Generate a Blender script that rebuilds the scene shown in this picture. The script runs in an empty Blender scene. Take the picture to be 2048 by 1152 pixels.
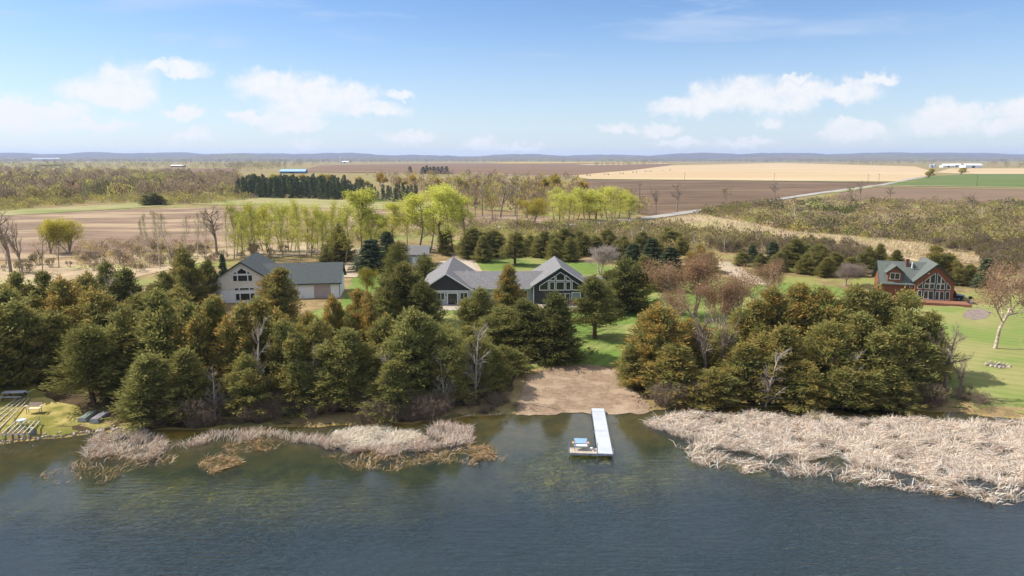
import bpy, math, random
import numpy as np
from mathutils import Vector, geometry

# ------------------------------------------------------------------ camera
SC = bpy.context.scene
COL = SC.collection
CAM_Z = 26.0
PITCH = math.radians(10.52)
F_PX = 1400.0
cam_d = bpy.data.cameras.new('camera')
cam = bpy.data.objects.new('camera', cam_d)
COL.objects.link(cam)
cam.location = (0, 0, CAM_Z)
cam.rotation_euler = (math.radians(90) - PITCH, 0, 0)
cam_d.sensor_width = 36.0
cam_d.lens = 36.0 * F_PX / 2048.0
cam_d.clip_start = 0.5
cam_d.clip_end = 80000.0
SC.camera = cam
SP, CP = math.sin(PITCH), math.cos(PITCH)

# ------------------------------------------------------------------ light
SUN_EL = math.radians(46)
SUN_AZ = math.radians(-78)          # measured from +Y towards +X: the sun stands to the left, slightly beyond the lake
SUN_DIR = Vector((math.sin(SUN_AZ) * math.cos(SUN_EL), math.cos(SUN_AZ) * math.cos(SUN_EL), math.sin(SUN_EL)))
sun_d = bpy.data.lights.new('sun', 'SUN')
sun_d.energy = 4.8
sun_d.angle = math.radians(0.53)
sun_d.color = (1.0, 0.95, 0.86)
sun = bpy.data.objects.new('sun', sun_d)
COL.objects.link(sun)
sun.location = (-60, 40, 90)
sun.rotation_euler = SUN_DIR.to_track_quat('Z', 'Y').to_euler()

SC.view_settings.view_transform = 'Standard'
SC.view_settings.look = 'None'
SC.view_settings.exposure = 0.62
SC.view_settings.gamma = 1.0
SC.view_settings.use_curve_mapping = False
cy = SC.cycles
cy.max_bounces = 5
cy.diffuse_bounces = 2
cy.glossy_bounces = 3
cy.transmission_bounces = 4
cy.transparent_max_bounces = 8
cy.volume_bounces = 0
cy.caustics_reflective = False
cy.caustics_refractive = False
cy.use_denoising = True
SC.render.use_motion_blur = False


def ray(px, py):
    dx = (px - 1024.0) / F_PX
    dy = (576.0 - py) / F_PX
    return Vector((dx, CP + dy * SP, -SP + dy * CP))


# ------------------------------------------------------------------ node helpers
def nd(tree, typ, ins=None, **props):
    n = tree.nodes.new(typ)
    for k, v in props.items():
        setattr(n, k, v)
    for k, v in (ins or {}).items():
        s = n.inputs[k]
        if isinstance(v, bpy.types.NodeSocket):
            tree.links.new(v, s)
        else:
            if s.type == 'RGBA' and len(v) == 3:
                v = (*v, 1.0)
            s.default_value = v
    return n


def mth(tree, op, a, b=None, c=None, clamp=False):
    ins = {0: a}
    if b is not None:
        ins[1] = b
    if c is not None:
        ins[2] = c
    return nd(tree, 'ShaderNodeMath', ins, operation=op, use_clamp=clamp).outputs[0]


def mix(tree, f, a, b, blend='MIX'):
    n = tree.nodes.new('ShaderNodeMix')
    n.data_type = 'RGBA'
    n.blend_type = blend
    n.clamp_factor = True
    for idx, v in ((0, f), (6, a), (7, b)):
        s = n.inputs[idx]
        if isinstance(v, bpy.types.NodeSocket):
            tree.links.new(v, s)
        else:
            if s.type == 'RGBA' and len(v) == 3:
                v = (*v, 1.0)
            s.default_value = v
    return n.outputs[2]


def sstep(tree, v, lo, hi, a=0.0, b=1.0):
    n = nd(tree, 'ShaderNodeMapRange', {0: v, 1: lo, 2: hi, 3: a, 4: b}, interpolation_type='SMOOTHSTEP')
    return n.outputs[0]


# ------------------------------------------------------------------ world: sky with clouds
world = bpy.data.worlds.new('World')
SC.world = world
world.use_nodes = True
world.cycles.sampling_method = 'MANUAL'
world.cycles.sample_map_resolution = 512
wt = world.node_tree
wt.nodes.clear()
sky = nd(wt, 'ShaderNodeTexSky', sky_type='NISHITA', sun_disc=False, sun_elevation=SUN_EL,
         sun_rotation=SUN_AZ, altitude=300.0, air_density=1.0, dust_density=0.25, ozone_density=3.5)
tc = nd(wt, 'ShaderNodeTexCoord')
sep = nd(wt, 'ShaderNodeSeparateXYZ', {0: tc.outputs['Generated']})
az = mth(wt, 'ARCTAN2', sep.outputs[0], sep.outputs[1])
el = mth(wt, 'ARCSINE', sep.outputs[2])
ae = nd(wt, 'ShaderNodeCombineXYZ', {0: az, 1: el, 2: 0.0}).outputs[0]
# warped coordinates give the clouds their billowy outline
w1 = nd(wt, 'ShaderNodeTexNoise', {'Vector': ae, 'Scale': 34.0, 'Detail': 8.0, 'Roughness': 0.66})
wv = nd(wt, 'ShaderNodeVectorMath', {0: w1.outputs['Color'], 1: (0.5, 0.5, 0.5)}, operation='SUBTRACT').outputs[0]
ws = nd(wt, 'ShaderNodeVectorMath', {0: wv, 1: (0.06, 0.05, 0.0)}, operation='MULTIPLY').outputs[0]
aw = nd(wt, 'ShaderNodeVectorMath', {0: ae, 1: ws}, operation='ADD').outputs[0]
CLOUDS = [(245, 168, 52, 36), (200, 185, 66, 20), (235, 200, 52, 16), (345, 139, 60, 13), (25, 222, 50, 24), (105, 222, 54, 14), (180, 250, 66, 9),
          (20, 252, 56, 12), (550, 172, 72, 26), (635, 190, 84, 30), (700, 188, 55, 18), (600, 215, 66, 24), (745, 218, 70, 14),
          (798, 184, 30, 9), (510, 234, 52, 11), (590, 250, 60, 13), (365, 225, 38, 11), (380, 272, 36, 9), (820, 273, 56, 11),
          (960, 287, 34, 12), (610, 290, 30, 8), (1370, 213, 66, 17), (1440, 195, 60, 26), (1500, 188, 60, 28), (1570, 194, 74, 26),
          (1625, 190, 46, 20), (1690, 186, 54, 18), (1748, 162, 34, 10), (1595, 158, 26, 8), (1880, 242, 56, 26), (1884, 220, 26, 22),
          (1945, 224, 36, 14), (2035, 216, 30, 20), (2000, 252, 42, 12), (1710, 267, 62, 16), (1705, 255, 32, 13), (1545, 245, 22, 12),
          (1235, 257, 40, 10), (1320, 257, 40, 10), (1360, 285, 46, 9), (1490, 287, 60, 8), (1040, 295, 46, 8), (2100, 240, 60, 22),
          (-70, 230, 50, 24), (-190, 200, 80, 30), (2230, 200, 90, 34), (2330, 255, 70, 14), (-330, 250, 90, 20), (2480, 230, 90, 26)]
best = None
for (cx, cyy, rx, ry) in CLOUDS:
    d = ray(cx, cyy).normalized()
    a0, e0 = math.atan2(d.x, d.y), math.asin(d.z)
    sx, sy = 1.0 / (rx * 1.12 / F_PX), 1.0 / (ry * 1.25 / F_PX)
    v = nd(wt, 'ShaderNodeVectorMath', {0: aw, 1: (sx, sy, 0.0), 2: (-a0 * sx, -e0 * sy, 0.0)}, operation='MULTIPLY_ADD').outputs[0]
    ln = nd(wt, 'ShaderNodeVectorMath', {0: v}, operation='LENGTH').outputs[1]
    best = ln if best is None else mth(wt, 'SMOOTH_MIN', best, ln, 0.3)
cum = sstep(wt, best, 1.16, 0.45)
# the same kind of fair-weather cumulus all round the horizon outside the list above
gen = nd(wt, 'ShaderNodeTexNoise', {'Vector': nd(wt, 'ShaderNodeVectorMath', {0: aw, 1: (5.5, 14.0, 0.0)}, operation='MULTIPLY').outputs[0],
                                    'Scale': 1.0, 'Detail': 5.0, 'Roughness': 0.55}).outputs['Fac']
band = mth(wt, 'MULTIPLY', sstep(wt, el, 0.0, 0.04), sstep(wt, el, 0.55, 0.15))
side = sstep(wt, mth(wt, 'ABSOLUTE', az), 0.95, 1.15)
gencl = mth(wt, 'MULTIPLY', mth(wt, 'MULTIPLY', sstep(wt, gen, 0.55, 0.68), band), side)
cum = mth(wt, 'MAXIMUM', cum, gencl)
fine = nd(wt, 'ShaderNodeTexNoise', {'Vector': ae, 'Scale': 60.0, 'Detail': 6.0, 'Roughness': 0.6}).outputs['Fac']
cum = mth(wt, 'MULTIPLY', cum, sstep(wt, fine, 0.25, 0.58, 0.6, 0.98))
# thin streaks of cirrus
rot = nd(wt, 'ShaderNodeMapping', {'Vector': ae, 'Rotation': (0, 0, math.radians(-9)), 'Scale': (2.6, 17.0, 1.0)})
ci = nd(wt, 'ShaderNodeTexNoise', {'Vector': rot.outputs[0], 'Scale': 1.2, 'Detail': 6.0, 'Roughness': 0.58, 'Distortion': 0.6}).outputs['Fac']
cir = mth(wt, 'MULTIPLY', sstep(wt, ci, 0.47, 0.74), 0.60)
# higher up than the picture reaches the veil thickens into broken high cloud (it is what the lake mirrors)
hi = nd(wt, 'ShaderNodeTexNoise', {'Vector': nd(wt, 'ShaderNodeVectorMath', {0: tc.outputs['Generated'], 1: (2.2, 3.4, 3.4)}, operation='MULTIPLY').outputs[0],
                                   'Scale': 1.3, 'Detail': 5.0, 'Roughness': 0.55, 'Distortion': 0.4}).outputs['Fac']
veil = mth(wt, 'MULTIPLY', sstep(wt, hi, 0.30, 0.60, 0.3, 0.92), sstep(wt, el, 0.2, 0.42))
milk = sstep(wt, el, 0.22, 0.0, 0.0, 0.5)       # the low sky of a humid day is milky
blue = nd(wt, 'ShaderNodeHueSaturation', {'Hue': 0.508, 'Saturation': 1.16, 'Value': 1.05, 'Color': sky.outputs[0]}).outputs[0]
skyc = mix(wt, mth(wt, 'MAXIMUM', cir, milk), blue, (4.3, 5.1, 6.5))
skyc = mix(wt, veil, skyc, (6.3, 6.6, 7.2))
skyc = mix(wt, cum, skyc, (6.7, 6.75, 6.9))
bg = nd(wt, 'ShaderNodeBackground', {0: skyc, 1: 0.094})
wo = nd(wt, 'ShaderNodeOutputWorld', {0: bg.outputs[0]})


# ------------------------------------------------------------------ small tools
def srgb(r, g, b, k=1.0):
    f = lambda c: ((c / 255.0) / 12.92 if c / 255.0 <= 0.04045 else ((c / 255.0 + 0.055) / 1.055) ** 2.4)
    return (f(r) * k, f(g) * k, f(b) * k)


def tag(o, label=None, cat=None, group=None, kind=None):
    if label:
        o['label'] = label
    if cat:
        o['category'] = cat
    if group:
        o['group'] = group
    if kind:
        o['kind'] = kind
    return o


def link(name, data, parent=None, loc=(0, 0, 0), rz=0.0, scale=(1, 1, 1)):
    o = bpy.data.objects.new(name, data)
    COL.objects.link(o)
    o.location = loc
    o.rotation_euler = (0, 0, rz)
    o.scale = scale
    if parent is not None:
        o.parent = parent
    return o


def empty(name, loc, rz=0.0, scale=(1, 1, 1)):
    o = link(name, None, None, loc, rz, scale)
    o.empty_display_size = 0.5
    return o


def mesh_np(name, V, F, mats=(), midx=None, attrs=None, cols=None, smooth=False):
    """V (n,3); F (m,4) or (m,3) index array; attrs: {name: per-face floats}; cols: per-face rgb"""
    V = np.asarray(V, dtype=np.float32)
    F = np.asarray(F, dtype=np.int32)
    me = bpy.data.meshes.new(name)
    k = F.shape[1]
    me.vertices.add(len(V))
    me.vertices.foreach_set('co', V.ravel())
    me.loops.add(F.size)
    me.loops.foreach_set('vertex_index', F.ravel())
    me.polygons.add(len(F))
    me.polygons.foreach_set('loop_start', np.arange(0, F.size, k, dtype=np.int32))
    for m in mats:
        me.materials.append(m)
    if midx is not None:
        me.polygons.foreach_set('material_index', np.asarray(midx, dtype=np.int32))
    if smooth:
        me.polygons.foreach_set('use_smooth', np.ones(len(F), dtype=bool))
    me.update(calc_edges=True)
    for an, av in (attrs or {}).items():
        a = me.attributes.new(an, 'FLOAT', 'FACE')
        a.data.foreach_set('value', np.asarray(av, dtype=np.float32))
    if cols is not None:
        a = me.attributes.new('col', 'FLOAT_COLOR', 'FACE')
        c4 = np.ones((len(F), 4), dtype=np.float32)
        c4[:, :3] = cols
        a.data.foreach_set('color', c4.ravel())
    return me


def mesh_py(name, V, F, mats=(), midx=None, smooth=False):
    me = bpy.data.meshes.new(name)
    me.from_pydata([tuple(map(float, v)) for v in V], [], [list(f) for f in F])
    for m in mats:
        me.materials.append(m)
    if midx is not None:
        for p, i in zip(me.polygons, midx):
            p.material_index = i
    if smooth:
        for p in me.polygons:
            p.use_smooth = True
    me.update()
    return me


class MB:
    """collects solids into ONE mesh"""
    def __init__(self):
        self.V, self.F = [], []

    def add(self, V, F):
        b = len(self.V)
        self.V += [tuple(v) for v in V]
        self.F += [[i + b for i in f] for f in F]
        return self

    def box(self, x0, x1, y0, y1, z0, z1):
        V = [(x, y, z) for z in (z0, z1) for y in (y0, y1) for x in (x0, x1)]
        return self.add(V, [(0, 2, 3, 1), (4, 5, 7, 6), (0, 1, 5, 4), (2, 6, 7, 3), (0, 4, 6, 2), (1, 3, 7, 5)])

    def prism(self, pts, y0, y1):
        """polygon in x,z (counter-clockwise seen from the front) run from y0 (front) to y1"""
        n = len(pts)
        V = [(x, y0, z) for x, z in pts] + [(x, y1, z) for x, z in pts]
        F = [list(range(n)), list(range(2 * n - 1, n - 1, -1))]
        F += [((i + 1) % n, i, n + i, n + (i + 1) % n) for i in range(n)]
        return self.add(V, F)

    def hull8(self, P):
        """eight corners: bottom ring of four, top ring of four"""
        return self.add(P, [(3, 2, 1, 0), (4, 5, 6, 7), (0, 1, 5, 4), (1, 2, 6, 5), (2, 3, 7, 6), (3, 0, 4, 7)])

    def bar(self, a, b, w, h=None):
        """square bar between two points"""
        a, b = Vector(a), Vector(b)
        d = (b - a).normalized()
        up = Vector((0, 0, 1)) if abs(d.z) < 0.9 else Vector((0, 1, 0))
        s = d.cross(up).normalized() * (w / 2)
        u = s.cross(d).normalized() * ((h or w) / 2)
        P = [a - s - u, a + s - u, a + s + u, a - s + u, b - s - u, b + s - u, b + s + u, b - s + u]
        return self.hull8([tuple(p) for p in P])

    def tube(self, pts, rad, n=8):
        pts = [Vector(p) for p in pts]
        rad = rad if isinstance(rad, (list, tuple)) else [rad] * len(pts)
        V, F = [], []
        for i, p in enumerate(pts):
            d = (pts[min(i + 1, len(pts) - 1)] - pts[max(i - 1, 0)]).normalized()
            up = Vector((0, 0, 1)) if abs(d.z) < 0.9 else Vector((0, 1, 0))
            s = d.cross(up).normalized()
            u = s.cross(d)
            for k in range(n):
                a = 2 * math.pi * k / n
                V.append(tuple(p + (s * math.cos(a) + u * math.sin(a)) * rad[i]))
        for i in range(len(pts) - 1):
            for k in range(n):
                F.append((i * n + k, i * n + (k + 1) % n, (i + 1) * n + (k + 1) % n, (i + 1) * n + k))
        F.append(list(range(n))[::-1])
        F.append([(len(pts) - 1) * n + k for k in range(n)])
        return self.add(V, F)

    def build(self, name, mat, parent=None, smooth=False, **kw):
        return link(name, mesh_py(name, self.V, self.F, [mat] if mat else [], smooth=smooth), parent, **kw)


# ------------------------------------------------------------------ materials
MATS = {}


def pm(name, c1, c2=None, scale=1.0, rough=0.85, bump=0.0, bscale=None, spec=0.3, detail=5.0, lo=0.35, hi=0.65,
       metal=0.0, stretch=(1, 1, 1), wave=None, coord='Object', c3=None, s3=0.1):
    """principled material: two (or three) colours mixed by noise, optional bump and board/rib lines"""
    m = bpy.data.materials.new(name)
    m.use_nodes = True
    t = m.node_tree
    t.nodes.clear()
    p = nd(t, 'ShaderNodeBsdfPrincipled', {'Roughness': rough, 'Metallic': metal, 'Specular IOR Level': spec})
    if coord == 'World':
        vec = nd(t, 'ShaderNodeNewGeometry').outputs['Position']
    else:
        vec = nd(t, 'ShaderNodeTexCoord').outputs[coord]
    sv = nd(t, 'ShaderNodeVectorMath', {0: vec, 1: stretch}, operation='MULTIPLY').outputs[0]
    col = None
    if c2 is None:
        c2 = tuple(x * 0.85 for x in c1)
    no = nd(t, 'ShaderNodeTexNoise', {'Vector': sv, 'Scale': scale, 'Detail': detail, 'Roughness': 0.6}).outputs['Fac']
    col = mix(t, sstep(t, no, lo, hi), c1, c2)
    if c3 is not None:
        n3 = nd(t, 'ShaderNodeTexNoise', {'Vector': sv, 'Scale': s3, 'Detail': 4.0, 'Roughness': 0.55}).outputs['Fac']
        col = mix(t, sstep(t, n3, 0.46, 0.62), col, c3)
    t.links.new(col, p.inputs['Base Color'])
    h = None
    if bump:
        h = nd(t, 'ShaderNodeTexNoise', {'Vector': sv, 'Scale': bscale or scale * 4, 'Detail': 4.0}).outputs['Fac']
        b = nd(t, 'ShaderNodeBump', {'Height': h, 'Strength': 1.0, 'Distance': bump})
        t.links.new(b.outputs[0], p.inputs['Normal'])
    if wave:
        axis, wsc, wd = wave
        wv_ = nd(t, 'ShaderNodeTexWave', {'Vector': vec, 'Scale': wsc}, wave_type='BANDS', bands_direction=axis, wave_profile='SAW')
        b2 = nd(t, 'ShaderNodeBump', {'Height': wv_.outputs['Fac'], 'Strength': 0.8, 'Distance': wd})
        if bump:
            t.links.new(b.outputs[0], b2.inputs['Normal'])
        t.links.new(b2.outputs[0], p.inputs['Normal'])
    nd(t, 'ShaderNodeOutputMaterial', {0: p.outputs[0]})
    MATS[name] = m
    return m


def leafmat(name, c1, c2, rust=None, transl=0.3, hue=None):
    """foliage: two tones by the leaf's own random value, optional rusty tips (object property rust), object property shade"""
    m = bpy.data.materials.new(name)
    m.use_nodes = True
    t = m.node_tree
    t.nodes.clear()
    ti = nd(t, 'ShaderNodeAttribute', attribute_name='tint').outputs['Fac']
    col = mix(t, ti, c1, c2)
    if hue is not None:
        ob = nd(t, 'ShaderNodeAttribute', attribute_name='hue', attribute_type='OBJECT').outputs['Fac']
        col = mix(t, ob, col, hue)
    if rust is not None:
        ob = nd(t, 'ShaderNodeAttribute', attribute_name='rust', attribute_type='OBJECT').outputs['Fac']
        tp = nd(t, 'ShaderNodeAttribute', attribute_name='tip').outputs['Fac']
        pos = nd(t, 'ShaderNodeNewGeometry').outputs['Position']
        pn = nd(t, 'ShaderNodeTexNoise', {'Vector': pos, 'Scale': 0.55, 'Detail': 2.0}).outputs['Fac']
        f = mth(t, 'MULTIPLY', mth(t, 'MULTIPLY', ob, tp), sstep(t, pn, 0.33, 0.62, 0.15, 1.5), clamp=True)
        col = mix(t, f, col, rust)
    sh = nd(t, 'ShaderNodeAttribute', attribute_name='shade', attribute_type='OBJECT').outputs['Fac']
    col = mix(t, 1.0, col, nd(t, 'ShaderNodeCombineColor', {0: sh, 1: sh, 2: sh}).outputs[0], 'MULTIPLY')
    d = nd(t, 'ShaderNodeBsdfDiffuse', {0: col, 1: 0.5})
    tr = nd(t, 'ShaderNodeBsdfTranslucent', {0: col})
    ms = nd(t, 'ShaderNodeMixShader', {0: transl, 1: d.outputs[0], 2: tr.outputs[0]})
    nd(t, 'ShaderNodeOutputMaterial', {0: ms.outputs[0]})
    MATS[name] = m
    return m


def colmat(name, transl=0.25, attr='col'):
    """foliage mass: colour of each tree or stem stored on its own faces"""
    m = bpy.data.materials.new(name)
    m.use_nodes = True
    t = m.node_tree
    t.nodes.clear()
    col = nd(t, 'ShaderNodeAttribute', attribute_name=attr).outputs['Color']
    d = nd(t, 'ShaderNodeBsdfDiffuse', {0: col, 1: 0.4})
    tr = nd(t, 'ShaderNodeBsdfTranslucent', {0: col})
    ms = nd(t, 'ShaderNodeMixShader', {0: transl, 1: d.outputs[0], 2: tr.outputs[0]})
    nd(t, 'ShaderNodeOutputMaterial', {0: ms.outputs[0]})
    MATS[name] = m
    return m
# ------------------------------------------------------------------ terrain
def flat(px, py, z):
    d = ray(px, py)
    t = (z - CAM_Z) / d.z
    return Vector((d.x * t, d.y * t, z))


SHORE_PX = [(-700, 930), (-300, 900), (0, 884), (90, 877), (170, 866), (330, 858), (520, 852), (700, 848), (820, 846), (900, 838), (960, 829),
            (1030, 826), (1120, 822), (1280, 824), (1310, 815), (1500, 812), (1700, 815), (1850, 818), (1950, 826), (2048, 836), (2400, 880), (2900, 900)]
_sp = sorted([(p.x, p.y) for p in (flat(x, y, 0.0) for x, y in SHORE_PX)])
SHX = np.array([-4000.0] + [a for a, b in _sp] + [4000.0])
SHY = np.array([_sp[0][1]] + [b for a, b in _sp] + [_sp[-1][1]])


def shore_y(x):
    x = np.asarray(x, dtype=float)
    return np.interp(x, SHX, SHY) + 0.22 * np.sin(x * 1.1 + 0.6) + 0.12 * np.sin(x * 2.7) + 0.07 * np.sin(x * 6.1 + 1)


def ss(a, b, v):
    t = np.clip((v - a) / (b - a), 0, 1)
    return t * t * (3 - 2 * t)


def gz(x, y):
    """height of the ground (lake bed where negative)"""
    x = np.asarray(x, dtype=float)
    y = np.asarray(y, dtype=float)
    s = y - shore_y(x)
    beach = np.exp(-((x - 9.0) / 8.5) ** 2)
    steep = 1.0 - 0.75 * beach
    up = 0.42 * steep * ss(-0.15, 1.3, s) + 0.12 * ss(0.0, 6.0, s) + 1.0 * ss(0.0, 26.0, s)
    up = up + 0.06 * (1 - steep) * 0 + 0.05 * np.sin(x * 0.31) * np.sin(y * 0.27) * ss(2, 10, s)
    # a few low swells far off keep the plain from being a table
    up = up + ss(1500, 5000, y) * 3.0 * np.sin(x * 0.0016 + 1.0) * np.sin(y * 0.0013)
    dn = np.clip(-s, 0, None)
    bed = -(0.075 * dn * ss(0, 2.5, dn) + 0.13 * np.clip(dn - 8, 0, None))
    bed = np.maximum(bed, -5.0)
    return np.where(s > -0.15, np.where(s > 0, up, up * 1.0), 0.0) + np.where(s < 0, bed, 0.0)


def at(px, py, dz=0.0):
    z = 1.5
    for _ in range(14):
        p = flat(px, py, z)
        z = 0.5 * z + 0.5 * float(gz(p.x, p.y))
    p = flat(px, py, z)
    return Vector((p.x, p.y, float(gz(p.x, p.y)) + dz))


def at_many(pix):
    """the same for many view points at once"""
    pix = np.asarray(pix, float)
    dx = (pix[:, 0] - 1024) / F_PX
    dy = (576 - pix[:, 1]) / F_PX
    vy, vz = CP + dy * SP, -SP + dy * CP
    z = np.full(len(pix), 1.5)
    for _ in range(14):
        t = (z - CAM_Z) / vz
        z = 0.5 * z + 0.5 * gz(dx * t, vy * t)
    t = (z - CAM_Z) / vz
    return np.column_stack([dx * t, vy * t, gz(dx * t, vy * t)])


def atY(px, Y):
    """ground point that stands Y metres out, seen in column px"""
    X = (px - 1024) / F_PX * Y
    for _ in range(6):
        z = float(gz(X, Y))
        zc = Y * CP + (CAM_Z - z) * SP
        X = (px - 1024) / F_PX * zc
    return Vector((X, Y, float(gz(X, Y))))


def top_z(py, Y):
    k = (576 - py) / F_PX
    return CAM_Z + Y * (k * CP - SP) / (CP + k * SP)


def grow(a, step, f, end):
    out = [a]
    while out[-1] < end:
        step *= f
        out.append(out[-1] + step)
    return out


gx = np.array(sorted(set([-v for v in grow(75, 1.2, 1.13, 16000)] + list(np.arange(-75, 92, 1.0)) + grow(92, 1.2, 1.13, 16000))))
gy = np.array(sorted(set([-v for v in grow(-28, 2.0, 1.25, 4000)] + list(np.arange(28, 118, 0.7)) + grow(118, 0.9, 1.09, 16000))))
XX, YY = np.meshgrid(gx, gy)
ZZ = gz(XX, YY)
nx, ny = len(gx), len(gy)
idx = np.arange(nx * ny).reshape(ny, nx)
FQ = np.stack([idx[:-1, :-1], idx[:-1, 1:], idx[1:, 1:], idx[1:, :-1]], axis=-1).reshape(-1, 4)


def ground_material():
    m = bpy.data.materials.new('rough_ground')
    m.use_nodes = True
    t = m.node_tree
    t.nodes.clear()
    pos = nd(t, 'ShaderNodeNewGeometry').outputs['Position']
    sp = nd(t, 'ShaderNodeSeparateXYZ', {0: pos})
    n1 = nd(t, 'ShaderNodeTexNoise', {'Vector': pos, 'Scale': 0.35, 'Detail': 6.0, 'Roughness': 0.65}).outputs['Fac']
    n2 = nd(t, 'ShaderNodeTexNoise', {'Vector': pos, 'Scale': 0.045, 'Detail': 5.0, 'Roughness': 0.6}).outputs['Fac']
    n3 = nd(t, 'ShaderNodeTexNoise', {'Vector': pos, 'Scale': 3.5, 'Detail': 3.0, 'Roughness': 0.7}).outputs['Fac']
    # dry grass, fallen needles, patches of green
    c = mix(t, sstep(t, n1, 0.35, 0.65), srgb(150, 128, 92), srgb(112, 98, 66))
    c = mix(t, sstep(t, n2, 0.48, 0.62), c, srgb(128, 130, 72))
    c = mix(t, sstep(t, n3, 0.45, 0.8, 0.0, 0.5), c, srgb(98, 80, 58))
    # lake bed: sand and marl close in, weed farther out, then the dimness of deep water painted in
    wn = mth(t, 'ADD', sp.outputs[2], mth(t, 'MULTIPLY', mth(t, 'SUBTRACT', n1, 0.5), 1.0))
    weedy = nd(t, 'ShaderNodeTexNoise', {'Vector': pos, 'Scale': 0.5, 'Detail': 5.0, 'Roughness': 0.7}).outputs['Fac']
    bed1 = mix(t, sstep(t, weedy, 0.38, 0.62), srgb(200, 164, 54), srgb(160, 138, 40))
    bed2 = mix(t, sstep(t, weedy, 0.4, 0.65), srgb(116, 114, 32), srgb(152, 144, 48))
    bed_dim = (0.014, 0.036, 0.044)  # dark blue-green of the deep water, put into the bed's colour
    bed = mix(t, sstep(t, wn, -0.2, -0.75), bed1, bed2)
    bed = mix(t, sstep(t, wn, -0.95, -2.5), bed, bed_dim)
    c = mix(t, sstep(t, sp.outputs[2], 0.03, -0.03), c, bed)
    p = nd(t, 'ShaderNodeBsdfPrincipled', {'Base Color': c, 'Roughness': 0.95, 'Specular IOR Level': 0.1})
    b = nd(t, 'ShaderNodeBump', {'Height': n3, 'Distance': 0.15, 'Strength': 0.8})
    t.links.new(b.outputs[0], p.inputs['Normal'])
    nd(t, 'ShaderNodeOutputMaterial', {0: p.outputs[0]})
    return m


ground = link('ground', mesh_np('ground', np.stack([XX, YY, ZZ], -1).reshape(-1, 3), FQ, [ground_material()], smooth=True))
tag(ground, kind='structure')


# ------------------------------------------------------------------ water
def water_material():
    m = bpy.data.materials.new('lake_water')
    m.use_nodes = True
    t = m.node_tree
    t.nodes.clear()
    pos = nd(t, 'ShaderNodeNewGeometry').outputs['Position']
    mp = nd(t, 'ShaderNodeMapping', {'Vector': pos, 'Rotation': (0, 0, math.radians(12)), 'Scale': (0.42, 2.5, 1.0)}).outputs[0]
    a = nd(t, 'ShaderNodeTexNoise', {'Vector': mp, 'Scale': 1.15, 'Detail': 3.0, 'Roughness': 0.55, 'Distortion': 0.5}).outputs['Fac']
    mp2 = nd(t, 'ShaderNodeMapping', {'Vector': pos, 'Rotation': (0, 0, math.radians(-20)), 'Scale': (0.8, 1.7, 1.0)}).outputs[0]
    b_ = nd(t, 'ShaderNodeTexNoise', {'Vector': mp2, 'Scale': 2.6, 'Detail': 2.0, 'Roughness': 0.5}).outputs['Fac']
    gust = nd(t, 'ShaderNodeTexNoise', {'Vector': pos, 'Scale': 0.055, 'Detail': 3.0}).outputs['Fac']
    # the lee of the trees is calm, the open lake is ruffled
    sp = nd(t, 'ShaderNodeSeparateXYZ', {0: pos})
    lee = sstep(t, sp.outputs[0], -8.0, 6.0, 52.5, 60.5)
    lee = mth(t, 'ADD', lee, mth(t, 'MULTIPLY', mth(t, 'SUBTRACT', gust, 0.5), 14.0))
    open_ = sstep(t, mth(t, 'SUBTRACT', sp.outputs[1], lee), 4.0, -7.0, 0.05, 1.0)
    amp = mth(t, 'MULTIPLY', sstep(t, gust, 0.36, 0.64, 0.3, 1.2), open_)
    hgt = mth(t, 'ADD', a, mth(t, 'MULTIPLY', b_, 0.35))
    bp = nd(t, 'ShaderNodeBump', {'Height': hgt, 'Strength': mth(t, 'MULTIPLY', amp, 0.9), 'Distance': 0.11})
    gl = nd(t, 'ShaderNodeBsdfGlossy', {'Color': (0.95, 0.97, 1.0), 'Roughness': 0.07, 'Normal': bp.outputs[0]})
    body = nd(t, 'ShaderNodeBsdfDiffuse', {'Color': (0.055, 0.105, 0.14)})
    thr = nd(t, 'ShaderNodeBsdfTransparent', {'Color': (0.97, 0.97, 0.90)})
    under = nd(t, 'ShaderNodeMixShader', {0: 0.13, 1: thr.outputs[0], 2: body.outputs[0]})
    fr = nd(t, 'ShaderNodeFresnel', {'IOR': 1.45, 'Normal': bp.outputs[0]})
    ms = nd(t, 'ShaderNodeMixShader', {0: fr.outputs[0], 1: under.outputs[0], 2: gl.outputs[0]})
    nd(t, 'ShaderNodeOutputMaterial', {0: ms.outputs[0]})
    return m


water = link('water', mesh_np('water', [(-4000, -4000, 0), (4000, -4000, 0), (4000, 82, 0), (-4000, 82, 0)], [[0, 1, 2, 3]], [water_material()]))
tag(water, kind='structure')


# ------------------------------------------------------------------ sheets laid over the ground
def ragged(pts, amp, seg, seed):
    rng = np.random.default_rng(seed)
    out = []
    n = len(pts)
    for i in range(n):
        a, b = np.array(pts[i]), np.array(pts[(i + 1) % n])
        L = np.linalg.norm(b - a)
        k = max(1, int(L / seg))
        nrm = np.array([-(b - a)[1], (b - a)[0]]) / max(L, 1e-6)
        for j in range(k):
            off = 0 if amp == 0 else rng.normal() * amp
            out.append(tuple(a + (b - a) * j / k + nrm * off))
    return out


def smooth_loop(pts, n=2):
    for _ in range(n):
        q = []
        for i in range(len(pts)):
            a, b = np.array(pts[i]), np.array(pts[(i + 1) % len(pts)])
            q += [tuple(a * 0.75 + b * 0.25), tuple(a * 0.25 + b * 0.75)]
        pts = q
    return pts


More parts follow.
